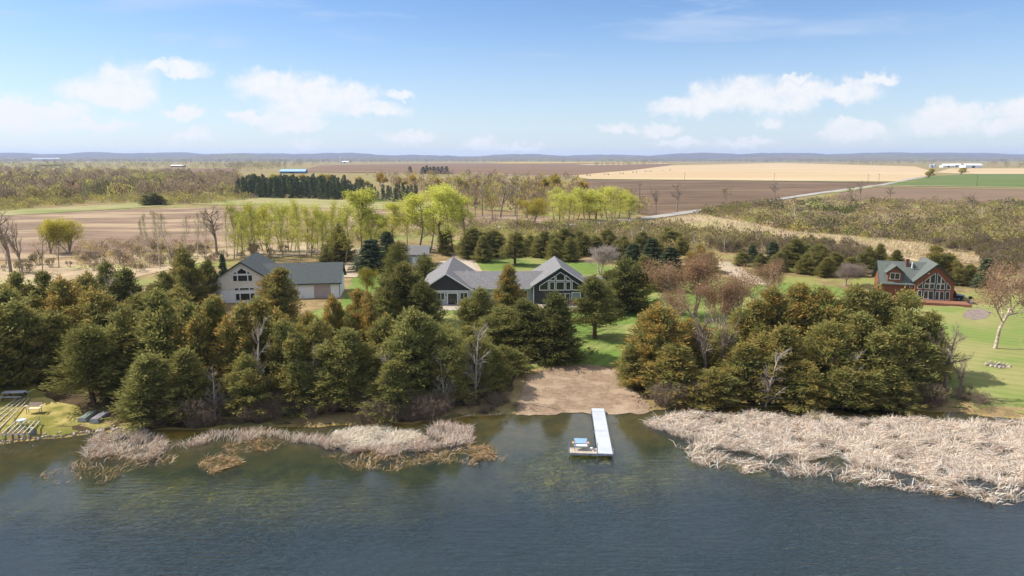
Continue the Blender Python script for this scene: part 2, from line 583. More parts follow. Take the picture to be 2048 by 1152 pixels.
def sheet(name, pts, mat, dz, res=2.0, amp=0.0, seg=2.0, seed=1, rounded=0, kind='structure'):
    """outline in x,y; triangulated with inner points so that it follows the ground"""
    if rounded:
        pts = smooth_loop(pts, rounded)
    if amp or seg:
        pts = ragged(pts, amp, seg, seed)
    P = np.array(pts)
    x0, y0 = P.min(0)
    x1, y1 = P.max(0)
    gxx, gyy = np.meshgrid(np.arange(x0 + res / 2, x1, res), np.arange(y0 + res / 2, y1, res))
    inner = np.stack([gxx.ravel(), gyy.ravel()], -1)
    allv = [Vector(p) for p in P] + [Vector(p) for p in inner]
    n = len(P)
    r = geometry.delaunay_2d_cdt(allv, [(i, (i + 1) % n) for i in range(n)], [], 1, 1e-5)
    vs = np.array([(v.x, v.y) for v in r[0]])
    z = gz(vs[:, 0], vs[:, 1]) + dz * (1 + np.clip(vs[:, 1] - 150, 0, None) / 400)
    F = [f for f in r[2] if len(f) == 3]
    V = np.column_stack([vs, z])
    Fa = np.array(F)
    # face upwards
    e1 = V[Fa[:, 1]] - V[Fa[:, 0]]
    e2 = V[Fa[:, 2]] - V[Fa[:, 0]]
    flip = (e1[:, 0] * e2[:, 1] - e1[:, 1] * e2[:, 0]) < 0
    Fa[flip] = Fa[flip][:, ::-1]
    o = link(name, mesh_np(name, V, Fa, [mat], smooth=True))
    tag(o, kind=kind)
    return o


def gp(*pix):
    return [tuple(at(x, y)[:2]) for x, y in pix]


def ribbon(name, pix, width, mat, dz, kind='structure'):
    """road along a line of ground points"""
    P = [np.array(p) for p in gp(*pix)]
    # resample and smooth
    Q = []
    for a, b in zip(P[:-1], P[1:]):
        k = max(1, int(np.linalg.norm(b - a) / 6.0))
        Q += [a + (b - a) * j / k for j in range(k)]
    Q.append(P[-1])
    Q = np.array(Q)
    for _ in range(6):
        Q[1:-1] = 0.25 * Q[:-2] + 0.5 * Q[1:-1] + 0.25 * Q[2:]
    T = np.gradient(Q, axis=0)
    T /= np.linalg.norm(T, axis=1)[:, None]
    N = np.stack([-T[:, 1], T[:, 0]], -1)
    V, F = [], []
    for k, off in enumerate((-0.5, -0.16, 0.16, 0.5)):
        p = Q + N * width * off
        V.append(np.column_stack([p, gz(p[:, 0], p[:, 1]) + dz * (1 + np.clip(p[:, 1] - 150, 0, None) / 400)]))
    V = np.concatenate(V)
    n = len(Q)
    for k in range(3):
        for i in range(n - 1):
            F.append((k * n + i + 1, k * n + i, (k + 1) * n + i, (k + 1) * n + i + 1))
    Fa = np.array(F)
    e1 = V[Fa[:, 1]] - V[Fa[:, 0]]
    e2 = V[Fa[:, 2]] - V[Fa[:, 0]]
    flip = (e1[:, 0] * e2[:, 1] - e1[:, 1] * e2[:, 0]) < 0
    Fa[flip] = Fa[flip][:, ::-1]
    o = link(name, mesh_np(name, V, Fa, [mat], smooth=True))
    tag(o, kind=kind)
    return o


W = dict(coord='World')
m_lawn = pm('lawn', srgb(92, 114, 50), srgb(104, 120, 58), 0.25, 0.95, 0.05, 6.0, spec=0.1, c3=srgb(130, 130, 78), s3=0.09, **W)
def stripes(m, ang, width, amount):
    """mown bands: the blades lie one way, then the other"""
    t = m.node_tree
    p = [n for n in t.nodes if n.type == 'BSDF_PRINCIPLED'][0]
    src = p.inputs['Base Color'].links[0].from_socket
    pos = nd(t, 'ShaderNodeNewGeometry').outputs['Position']
    mp = nd(t, 'ShaderNodeMapping', {'Vector': pos, 'Rotation': (0, 0, ang)}).outputs[0]
    wv_ = nd(t, 'ShaderNodeTexWave', {'Vector': mp, 'Scale': 0.314 / width, 'Distortion': 0.6, 'Detail': 1.0}, wave_type='BANDS', bands_direction='X').outputs['Fac']
    worn = nd(t, 'ShaderNodeTexNoise', {'Vector': pos, 'Scale': 0.16, 'Detail': 6.0, 'Roughness': 0.7}).outputs['Fac']
    c = mix(t, sstep(t, worn, 0.54, 0.70, 0.0, 0.55), src, srgb(138, 126, 82))
    v = sstep(t, wv_, 0.2, 0.8, 1 - amount, 1 + amount)
    c = mix(t, 1.0, c, nd(t, 'ShaderNodeCombineColor', {0: v, 1: v, 2: v}).outputs[0], 'MULTIPLY')
    t.links.new(c, p.inputs['Base Color'])


stripes(m_lawn, math.radians(35), 1.6, .09)
m_lawn2 = pm('lawn_dry', srgb(126, 128, 76), srgb(142, 136, 90), 0.2, 0.95, 0.05, 6.0, spec=0.1, c3=srgb(112, 126, 66), s3=0.1, **W)
stripes(m_lawn2, math.radians(-60), 1.8, .05)
m_lawn3 = pm('lawn_rough', srgb(126, 120, 62), srgb(110, 108, 52), 0.5, 0.95, 0.08, 5.0, spec=0.1, c3=srgb(166, 150, 92), s3=0.2, **W)
m_sand = pm('sand', srgb(142, 121, 100), srgb(122, 103, 85), 1.6, 0.95, 0.08, 4.0, spec=0.1, c3=srgb(154, 134, 112), s3=0.3, **W)
m_duff = pm('needle_litter', srgb(88, 74, 54), srgb(68, 58, 42), 0.7, 0.95, 0.1, 4.0, spec=0.05, c3=srgb(100, 92, 60), s3=0.18, **W)
m_soil = pm('ploughed_soil', srgb(134, 113, 96), srgb(114, 96, 80), 0.06, 0.95, 0.0, spec=0.05, c3=srgb(156, 136, 110), s3=0.02, stretch=(1, 3.2, 1), **W)
m_soil2 = pm('dark_soil', srgb(104, 85, 68), srgb(89, 73, 58), 0.02, 0.95, 0.0, spec=0.05, c3=srgb(116, 96, 78), s3=0.012, stretch=(1, 3.0, 1), **W)
m_soil3 = pm('red_soil', srgb(122, 98, 78), srgb(106, 86, 68), 0.008, 0.95, 0.0, spec=0.05, stretch=(1, 2.0, 1), **W)
m_soil4 = pm('pale_soil', srgb(122, 102, 84), srgb(110, 92, 76), 0.015, 0.95, 0.0, spec=0.05, stretch=(1, 3.0, 1), **W)
m_stub = pm('stubble', srgb(176, 154, 121), srgb(164, 138, 102), 0.012, 0.95, 0.0, spec=0.05, stretch=(0.35, 9.0, 1), c3=srgb(184, 165, 135), s3=0.006, **W)
m_green = pm('green_crop', srgb(88, 104, 56), srgb(98, 108, 64), 0.01, 0.95, 0.0, spec=0.05, stretch=(1, 3.0, 1), **W)
m_meadow = pm('meadow', srgb(134, 132, 86), srgb(152, 142, 106), 0.05, 0.95, 0.0, spec=0.05, c3=srgb(120, 124, 74), s3=0.02, **W)
m_straw = pm('dead_cattail_ground', srgb(172, 154, 126), srgb(150, 130, 104), 0.12, 0.95, 0.1, 1.5, spec=0.05, c3=srgb(158, 152, 104), s3=0.05, **W)
m_road = pm('road_asphalt', srgb(158, 152, 144), srgb(142, 138, 132), 0.1, 0.9, spec=0.1, **W)
m_gravel = pm('gravel', srgb(172, 156, 134), srgb(152, 136, 116), 0.5, 0.95, 0.02, 6.0, spec=0.1, **W)
m_conc = pm('concrete', srgb(172, 160, 146), srgb(160, 148, 134), 0.6, 0.9, 0.0, spec=0.15, **W)
m_margin = pm('field_margin', srgb(120, 128, 72), srgb(140, 140, 90), 0.05, 0.95, 0.0, spec=0.05, **W)

# under the trees along the shore: needles and leaf litter
duff = [(x, float(shore_y(x)) + 0.12) for x in np.arange(-52, 0.5, 1.5)]
duff += gp((1035, 745), (930, 740), (800, 700), (640, 650), (560, 640), (330, 650), (120, 640), (-100, 690), (-250, 760))
sheet('litter_bank', duff, m_duff, 0.02, 2.0, 0.18, 1.2, 3)
duff2 = [(x, float(shore_y(x)) + 0.12) for x in np.arange(13.5, 43.0, 1.5)] + gp((1905, 740), (1850, 690), (1600, 660), (1400, 670), (1250, 720), (1262, 775))
sheet('litter_bank', duff2, m_duff, 0.02, 2.0, 0.18, 1.2, 4)

sheet('lawn', gp((560, 660), (700, 690), (860, 735), (960, 752), (1036, 744), (1110, 728), (1235, 736), (1262, 722), (1330, 690), (1420, 655), (1560, 625), (1700, 625),
                 (1745, 615), (1720, 580), (1560, 562), (1440, 558), (1340, 562), (1262, 540), (1180, 524), (1060, 514), (960, 512), (925, 520),
                 (905, 560), (860, 575), (780, 540), (765, 528), (720, 540), (700, 560), (690, 600), (640, 615)), m_lawn, 0.035, 2.5, 0.3, 1.5, 5, rounded=1)
sheet('lawn', gp((1868, 812), (1870, 740), (1862, 690), (1790, 650), (1760, 616), (1940, 612), (2100, 600), (2300, 650), (2500, 800), (2300, 858), (2048, 828), (1960, 818)), m_lawn2, 0.045, 2.0, 0.22, 1.5, 6, rounded=1)
l3 = [(x, float(shore_y(x)) + 0.35) for x in np.arange(-75, -36.0, 1.2)] + gp((170, 845), (160, 815), (100, 800), (60, 760), (-100, 770), (-350, 800))
sheet('lawn', l3, m_lawn3, 0.04, 1.5, 0.12, 1.0, 7)
sand = [(x, float(shore_y(x)) - 0.8) for x in np.arange(0.3, 14.8, 0.7)] + gp((1296, 808), (1262, 775), (1236, 742), (1175, 729), (1110, 735), (1055, 752), (1042, 790))
sheet('beach', sand, m_sand, 0.055, 0.8, 0.1, 0.6, 8)

# fields
Z1 = 0.06
sheet('ploughed_field', gp((-400, 446), (0, 433), (190, 422), (330, 417), (500, 413), (720, 419), (900, 426), (1100, 433), (1090, 447), (900, 456), (720, 470), (450, 494), (200, 512), (-400, 540)), m_soil, Z1, 12, 0, 0)
sheet('meadow', gp((380, 409), (520, 396), (720, 400), (900, 406), (890, 424), (720, 418), (500, 412)), m_meadow, Z1 + 0.05, 12, 0, 0)
sheet('meadow', gp((-200, 438), (60, 419), (200, 411), (290, 407), (335, 412), (190, 421.5), (0, 432)), m_meadow, Z1 + 0.05, 12, 0, 0)
sheet('dry_grass', gp((-200, 560), (0, 530), (210, 515), (420, 500), (680, 480), (700, 500), (430, 520), (250, 560), (0, 600)), m_straw, Z1, 6, 0.5, 3)
sheet('dark_field', gp((1160, 359), (1830, 364), (1765, 370), (1700, 379), (1550, 398), (1300, 432), (1180, 405)), m_soil2, Z1, 25, 0, 0)
sheet('stubble_field', gp((1140, 352), (1340, 331), (1560, 326), (1830, 333), (1872, 345), (1830, 363), (1500, 361), (1180, 358)), m_stub, Z1, 60, 0, 0)
sheet('far_field', gp((590, 345), (640, 331), (850, 327.5), (1030, 327), (1330, 326.5), (1345, 330.6), (1260, 341), (1138, 351), (900, 347)), m_soil3, Z1 + 0.05, 60, 0, 0)
sheet('far_stubble', gp((1150, 329.5), (1330, 327.2), (1345, 328.4), (1180, 331)), m_stub, Z1 + 0.15, 60, 0, 0)
sheet('green_field', gp((1760, 371.5), (1870, 352), (1950, 348.5), (2400, 349), (2400, 382), (2048, 374.5)), m_green, Z1 + 0.05, 40, 0, 0)
sheet('stubble_field', gp((1872, 345.5), (1900, 337), (2400, 337), (2400, 348.6), (1950, 348.1)), m_stub, Z1 + 0.02, 60, 0, 0)
sheet('pale_field', gp((1690, 383), (1762, 374), (2400, 384), (2400, 420), (1900, 410), (1650, 399)), m_soil4, Z1, 25, 0, 0)
sheet('far_field', gp((285, 346), (320, 337), (470, 337), (480, 344), (470, 348)), m_soil3, Z1, 60, 0, 0)
sheet('marsh_straw', gp((1280, 446), (1400, 429), (1480, 443), (1560, 460), (1700, 473), (1850, 488), (1970, 520), (1900, 535), (1740, 505), (1560, 482), (1400, 466)), m_straw, Z1, 5, 0.8, 4)
ribbon('road', [(980, 456), (1100, 452), (1200, 448), (1290, 437.5), (1400, 421.5), (1470, 412), (1560, 398.5), (1640, 386.5), (1700, 378.5), (1765, 370), (1850, 353)], 7.0, m_road, 0.16)
ribbon('road', [(1735, 371.5), (1850, 372.2), (2048, 375.8), (2400, 382.5)], 10, m_gravel, 0.2)
ribbon('road', [(480, 341), (640, 343.2), (900, 347.2), (1150, 353.5)], 14, m_gravel, 0.25)
ribbon('field_margin', [(1150, 358.5), (1500, 361.6), (1740, 364.5), (1835, 364.5)], 16, m_margin, 0.2)
ribbon('field_margin', [(1660, 386), (1740, 374.5), (1900, 376.5), (2400, 385)], 9, m_margin, 0.15)
ribbon('driveway', [(540, 513), (620, 509), (690, 505), (722, 498), (800, 490), (860, 488.5), (905, 494), (925, 508), (936, 528), (945, 548)], 4.6, m_gravel, 0.10)
ribbon('driveway', [(706, 503), (722, 516), (708, 535), (694, 556)], 4.0, m_gravel, 0.13)
sheet('concrete_apron', gp((868, 545), (880, 524), (918, 521), (945, 525), (955, 550), (940, 565)), m_conc, 0.15, 3, 0, 1.5)
ribbon('gravel_path', [(1436, 524), (1450, 533), (1466, 541), (1485, 552), (1500, 562), (1520, 570)], 5.0, m_gravel, 0.09)
# sheet of water far off on the left
m_far_water = pm('far_water', (0.3, 0.34, 0.38), None, 0.01, 0.2, spec=0.5)
sheet('lake', gp((66, 332), (66, 329.5), (120, 329), (122, 331.5)), m_far_water, 3.4, 80, 0, 0)


# ------------------------------------------------------------------ wooded hills on the horizon
def hills(name, y0, depth, prof, seed, cols):
    """ridge running across the view; prof: (column, row of its crest) seen from the lake"""
    rng = np.random.default_rng(seed)
    xs = np.linspace(-1.25 * y0, 1.25 * y0, 420)
    ph = np.array([p[0] for p in prof], float)
    pr = np.array([p[1] for p in prof], float)
    pxs = 1024 + xs / y0 * F_PX * 0.985
    crest = np.array([top_z(r, y0 + depth * 0.5) for r in np.interp(pxs, ph, pr)])
    crest += sum(a * np.sin(xs / w + p) for a, w, p in ((7, 410, 1), (5, 190, 2), (3, 87, 4), (2, 41, 1)))
    ts = np.linspace(0, 1, 14)
    V, F = [], []
    for k, t in enumerate(ts):
        yy = y0 + depth * t
        h = np.sin(math.pi * min(1, t * 1.0)) ** 0.8
        z = -2 + crest * h * (0.9 + 0.1 * np.sin(xs / 170 + 5 * t + seed)) + rng.normal(0, 1.2, len(xs))
        V.append(np.column_stack([xs, np.full_like(xs, yy), z]))
    V = np.concatenate(V)
    n = len(xs)
    ii = np.arange(len(ts) * n).reshape(len(ts), n)
    F = np.stack([ii[:-1, :-1], ii[:-1, 1:], ii[1:, 1:], ii[1:, :-1]], -1).reshape(-1, 4)
    m = pm('wooded_hill_' + str(seed), cols[0], cols[1], 0.012, 1.0, 6.0, 0.03, spec=0.0, c3=cols[2], s3=0.003, **W)
    o = link(name, mesh_np(name, V, F, [m]))
    tag(o, kind='structure')
    return o


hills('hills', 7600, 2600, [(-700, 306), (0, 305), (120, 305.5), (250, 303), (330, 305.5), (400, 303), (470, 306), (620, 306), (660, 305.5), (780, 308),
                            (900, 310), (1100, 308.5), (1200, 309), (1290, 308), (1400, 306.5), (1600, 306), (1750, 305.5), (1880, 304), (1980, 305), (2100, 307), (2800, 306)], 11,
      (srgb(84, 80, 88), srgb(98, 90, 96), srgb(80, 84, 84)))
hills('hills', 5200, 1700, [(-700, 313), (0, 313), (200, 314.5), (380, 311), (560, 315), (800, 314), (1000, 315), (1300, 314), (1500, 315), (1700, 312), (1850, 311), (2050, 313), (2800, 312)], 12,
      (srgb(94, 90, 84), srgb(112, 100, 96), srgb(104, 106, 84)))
# ------------------------------------------------------------------ plant shapes
def unit(v):
    return v / np.maximum(np.linalg.norm(v, axis=-1, keepdims=True), 1e-9)


def leafq(P, D, L, Wd, rng):
    """one pointed four-cornered leaf or spray per point"""
    D = unit(D)
    S = unit(np.cross(D, rng.normal(size=D.shape)))
    L = np.asarray(L)[:, None]
    Wd = np.asarray(Wd)[:, None]
    V = np.stack([P, P + D * L * 0.55 + S * Wd, P + D * L, P + D * L * 0.45 - S * Wd], 1).reshape(-1, 3)
    F = np.arange(len(P) * 4).reshape(-1, 4)
    return V, F


def sticks(A, B, ra, rb, n=3):
    A, B = np.asarray(A, float), np.asarray(B, float)
    ra = np.broadcast_to(np.asarray(ra, float), (len(A),))[:, None]
    rb = np.broadcast_to(np.asarray(rb, float), (len(A),))[:, None]
    D = unit(B - A)
    ref = np.where(np.abs(D[:, 2:3]) < 0.9, np.array([[0, 0, 1.0]]), np.array([[0, 1.0, 0]]))
    S = unit(np.cross(D, ref))
    U = np.cross(S, D)
    ring = []
    for k in range(n):
        a = 2 * math.pi * k / n
        o = S * math.cos(a) + U * math.sin(a)
        ring.append((A + o * ra, B + o * rb))
    V = np.stack([r[0] for r in ring] + [r[1] for r in ring], 1).reshape(-1, 3)
    base = np.arange(len(A))[:, None] * (2 * n)
    F = np.concatenate([np.concatenate([base + k, base + (k + 1) % n, base + n + (k + 1) % n, base + n + k], 1) for k in range(n)], 0)
    return V, F


def join(parts):
    V, F, off = [], [], 0
    for v, f in parts:
        V.append(v)
        F.append(f + off)
        off += len(v)
    return np.concatenate(V), np.concatenate(F)


def trunk_path(rng, H, bend, n=7):
    t = np.linspace(0, 1, n)
    p = np.column_stack([np.cumsum(rng.normal(0, bend, n)), np.cumsum(rng.normal(0, bend, n)), t * H])
    p[:, :2] -= p[0, :2]
    p[0, 2] = -0.3
    return p


m_bark = pm('cedar_bark', srgb(112, 92, 76), srgb(84, 68, 56), 6.0, 0.95, spec=0.05)
m_greybark = pm('grey_bark', srgb(150, 136, 122), srgb(118, 104, 92), 5.0, 0.95, spec=0.05)
m_white = pm('white_bark', srgb(206, 198, 184), srgb(160, 150, 136), 4.0, 0.9, spec=0.05)
m_birch = pm('birch_bark', srgb(206, 190, 174), srgb(150, 128, 110), 5.0, 0.9, spec=0.05)
m_aspen_bark = pm('aspen_bark', srgb(160, 152, 122), srgb(122, 112, 86), 4.0, 0.9, spec=0.05)
m_twig = pm('bare_twig', srgb(146, 128, 112), srgb(112, 96, 84), 3.0, 0.95, spec=0.05)
m_dead = pm('dead_wood', srgb(186, 174, 162), srgb(152, 140, 128), 4.0, 0.95, spec=0.05)
m_cedar = leafmat('cedar_leaf', (0.185, 0.20, 0.064), (0.37, 0.36, 0.125), rust=(0.47, 0.30, 0.08), transl=0.42)
m_spruce = leafmat('spruce_needle', (0.09, 0.125, 0.068), (0.17, 0.20, 0.10), rust=(0.2, 0.14, 0.05), transl=0.2)
m_pine = leafmat('pine_needle', (0.17, 0.17, 0.045), (0.28, 0.26, 0.08), rust=(0.24, 0.18, 0.08), transl=0.2)
m_aspen = leafmat('aspen_leaf', (0.48, 0.50, 0.09), (0.62, 0.60, 0.15), transl=0.5, hue=(0.56, 0.48, 0.08))
m_willow = leafmat('willow_leaf', (0.56, 0.46, 0.07), (0.46, 0.43, 0.08), transl=0.45, hue=(0.58, 0.38, 0.07))
m_salmon = leafmat('bud_salmon', (0.40, 0.24, 0.13), (0.30, 0.20, 0.12), transl=0.4, hue=(0.42, 0.35, 0.32))
m_bud = leafmat('bud_olive', (0.20, 0.17, 0.06), (0.26, 0.23, 0.07), transl=0.35, hue=(0.23, 0.175, 0.12))
m_mass = colmat('plant_mass')


def cedar(name, seed, H=9.0, R=2.4, n=270, m=66, power=0.8, low=0.04, ang=(20, 66), spread=0.20, spray=(0.20, 0.44), wid=0.042,
          leaf=None, bark=None, droop=0.0, clump=1.0, top_n=90, leaders=3, rise=0.45):
    """red cedar: several leaders, each a plume of rising sprays"""
    rng = np.random.default_rng(seed)
    # leaders: offset of the axis, top height, radius share
    la = rng.uniform(0, 6.283) + np.arange(leaders) * 6.283 / max(leaders, 1) + rng.normal(0, .4, leaders)
    lo = np.where(np.arange(leaders) == 0, 0.05, rng.uniform(.28, .5, leaders)) * R
    lh = np.where(np.arange(leaders) == 0, 1.0, rng.uniform(.68, .93, leaders)) * H
    lr = np.where(np.arange(leaders) == 0, .92, rng.uniform(.6, .8, leaders)) * R
    pick = rng.choice(leaders, n, p=(lr ** 2 * lh) / (lr ** 2 * lh).sum())
    t = low + (0.985 - low) * rng.uniform(0, 1, n) ** 1.05
    azm = rng.uniform(0, 6.283, n)
    lob = 1 + 0.22 * np.sin(azm * 2 + rng.uniform(0, 6)) + 0.16 * np.sin(azm * 3 + t * 9 + rng.uniform(0, 6))
    prof = (1 - t) ** power * np.minimum(1, (t - low + 0.12) / 0.22)
    r = lr[pick] * prof * rng.uniform(0.55, 1.18, n) * lob + 0.10
    el_ = np.radians(ang[0] + (ang[1] - ang[0]) * t + rng.normal(0, 10, n))
    out = np.column_stack([np.cos(azm), np.sin(azm), np.zeros(n)])
    bend = np.clip(t * 1.6, 0, 1)[:, None] * np.column_stack([np.cos(la[pick]) * lo[pick], np.sin(la[pick]) * lo[pick], np.zeros(n)])
    hz_ = t * lh[pick]
    P0 = bend * .8
    P0[:, 2] = np.maximum(hz_ - r * np.tan(el_) * 0.8, 0.12)
    tp = bend + out * r[:, None]
    tp[:, 2] = np.maximum(hz_ + droop * r, 0.25)
    ax = tp - P0
    u = rng.uniform(0.2, 1.08, (n, m)) ** 0.8
    sz = (0.35 + 0.65 * np.sin(np.clip(u, 0, 1) * 2.7))[..., None]
    pos = P0[:, None] + ax[:, None] * u[..., None] + rng.normal(0, spread * clump, (n, m, 3)) * sz * np.array([1, 1, 1.0])
    dr = unit(ax)[:, None] * 0.8 + rng.normal(0, 0.42, (n, m, 3)) + np.array([0, 0, rise - droop])
    pos, dr, uu = pos.reshape(-1, 3), dr.reshape(-1, 3), u.reshape(-1)
    tl = np.repeat(np.arange(leaders), top_n)
    ht = rng.uniform(0.84, 1.03, len(tl))
    tpos = np.column_stack([np.cos(la[tl]) * lo[tl], np.sin(la[tl]) * lo[tl], ht * lh[tl]])
    tpos[:, :2] += rng.normal(0, 0.42, (len(tl), 2)) * (1.06 - ht)[:, None] * R
    pos = np.concatenate([pos, tpos])
    dr = np.concatenate([dr, rng.normal(0, 0.35, (len(tl), 3)) + np.array([0, 0, 1.0])])
    uu = np.concatenate([uu, np.full(len(tl), 0.95)])
    pos[:, 2] = np.maximum(pos[:, 2], 0.08)
    N = len(pos)
    V, F = leafq(pos, dr, rng.uniform(*spray, N), rng.uniform(0.6, 1.3, N) * wid, rng)
    V[:, 2] = np.maximum(V[:, 2], 0.04)
    bt = np.concatenate([np.repeat(rng.uniform(0, 1, n), m), rng.uniform(0.3, 1, len(tl))])
    tint = np.clip(bt * 0.6 + rng.uniform(0, 1, N) * 0.4, 0, 1)
    tip = np.clip((uu - 0.42) * 2.2 * rng.uniform(0.4, 1.4, N), 0, 1)
    crown = mesh_np(name + '_crown', V, F, [leaf or m_cedar], attrs={'tint': tint, 'tip': tip})
    tp_ = trunk_path(rng, H * 0.93, 0.05)
    rr = np.linspace(0.16, 0.025, len(tp_)) * (H / 9) ** 0.8
    parts = [sticks(tp_[:-1], tp_[1:], rr[:-1], rr[1:], 7), sticks(P0, P0 + ax * 0.9, 0.022, 0.007, 3)]
    for q in range(1, leaders):
        e_ = np.array([math.cos(la[q]) * lo[q], math.sin(la[q]) * lo[q], lh[q] * .95])
        m_ = np.array([e_[0] * .8, e_[1] * .8, lh[q] * .5])
        parts.append(sticks([(0, 0, .25 * H * .5), m_], [m_, e_], [.09, .06], [.06, .02], 5))
    k = 70
    a2 = rng.uniform(0, 6.28, k)
    h2 = rng.uniform(0.08, 0.6, k) * H
    ln = rng.uniform(0.6, 1.1, k) * R * (1 - h2 / H) ** .6
    A = np.column_stack([np.zeros(k), np.zeros(k), h2])
    B = np.column_stack([np.cos(a2) * ln, np.sin(a2) * ln, h2 + rng.uniform(0, 0.9, k)])
    parts.append(sticks(A, B, 0.026, 0.010, 3))
    tv, tf = join(parts)
    trunk = mesh_np(name + '_trunk', tv, tf, [bark or m_bark])
    return trunk, crown, H, R


def spruce(name, seed, H=11.0, R=2.2, layers=26, per=13, m=34, leaf=None, joined=False, spray=(0.25, 0.45), wid=0.07):
    rng = np.random.default_rng(seed)
    n = layers * per
    ly = np.repeat(np.arange(layers), per)
    t = 0.05 + 0.93 * (ly + rng.uniform(-0.4, 0.4, n)) / layers
    azm = rng.uniform(0, 6.283, n)
    r = R * (1 - t) ** 0.9 * rng.uniform(0.7, 1.1, n) + 0.08
    P0 = np.column_stack([np.zeros(n), np.zeros(n), t * H])
    tp = np.column_stack([np.cos(azm) * r, np.sin(azm) * r, np.maximum(t * H - 0.18 * r + 0.02, 0.15)])
    ax = tp - P0
    u = rng.uniform(0.12, 1.03, (n, m))
    pos = P0[:, None] + ax[:, None] * u[..., None] + rng.normal(0, 0.10, (n, m, 3)) * np.array([1, 1, 0.5])
    side = np.cross(unit(ax), np.array([0, 0, 1.0]))
    dr = unit(ax)[:, None] * 0.8 + side[:, None] * rng.normal(0, 0.7, (n, m, 1)) + rng.normal(0, 0.2, (n, m, 3)) + np.array([0, 0, -0.12])
    pos, dr = pos.reshape(-1, 3), dr.reshape(-1, 3)
    N = len(pos)
    V, F = leafq(pos, dr, rng.uniform(*spray, N), rng.uniform(0.6, 1.3, N) * wid, rng)
    V[:, 2] = np.maximum(V[:, 2], 0.05)
    tint = np.clip(np.repeat(rng.uniform(0, 0.7, n), m) + rng.uniform(0, 0.3, N), 0, 1)
    tip = np.clip(u.reshape(-1) - 0.3, 0, 1)
    tpth = trunk_path(rng, H, 0.02)
    rr = np.linspace(0.17, 0.015, len(tpth))
    tv, tf = sticks(tpth[:-1], tpth[1:], rr[:-1], rr[1:], 6)
    if joined:
        V2, F2 = join([(V, F), (tv, tf)])
        mi = np.concatenate([np.zeros(len(F)), np.ones(len(tf))])
        z = np.zeros(len(tf))
        return mesh_np(name, V2, F2, [leaf or m_spruce, m_bark], mi, attrs={'tint': np.concatenate([tint, z]), 'tip': np.concatenate([tip, z])})
    crown = mesh_np(name + '_crown', V, F, [leaf or m_spruce], attrs={'tint': tint, 'tip': tip})
    return mesh_np(name + '_trunk', tv, tf, [m_bark]), crown, H, R


def branching(rng, P0, D, L, R, levels, up):
    """levels: (children, t0, angle, length ratio, radius ratio)"""
    segs = []
    for li, lv in enumerate(list(levels) + [None]):
        n = len(P0)
        D1 = unit(D + rng.normal(0, 0.10, (n, 3)))
        mid = P0 + D1 * (L * 0.5)[:, None]
        D2 = unit(D1 + rng.normal(0, 0.16, (n, 3)) + np.array([0, 0, up]))
        end = mid + D2 * (L * 0.5)[:, None]
        segs.append((P0, mid, R, R * 0.75, li))
        segs.append((mid, end, R * 0.75, R * 0.4, li))
        if lv is None:
            return segs, mid, end, D2
        k, t0, ang, lr, rr = lv
        t = rng.uniform(t0, 1.0, (n, k))
        t[:, 0] = 1.0
        tt = t[..., None]
        pos = np.where(tt < 0.5, P0[:, None] + (mid - P0)[:, None] * tt * 2, mid[:, None] + (end - mid)[:, None] * (tt - 0.5) * 2)
        dd = np.where(tt < 0.5, D1[:, None], D2[:, None])
        rnd = unit(np.cross(dd, rng.normal(size=dd.shape)))
        a = np.radians(ang) * rng.uniform(0.6, 1.3, (n, k, 1))
        nd_ = unit(dd * np.cos(a) + rnd * np.sin(a) + np.array([0, 0, up]))
        nl = L[:, None] * lr * (1.15 - 0.55 * t) * rng.uniform(0.75, 1.2, (n, k))
        nr = np.maximum(R[:, None] * rr * (1.1 - 0.5 * t), 0.006)
        P0, D, L, R = pos.reshape(-1, 3), nd_.reshape(-1, 3), nl.reshape(-1), nr.reshape(-1)


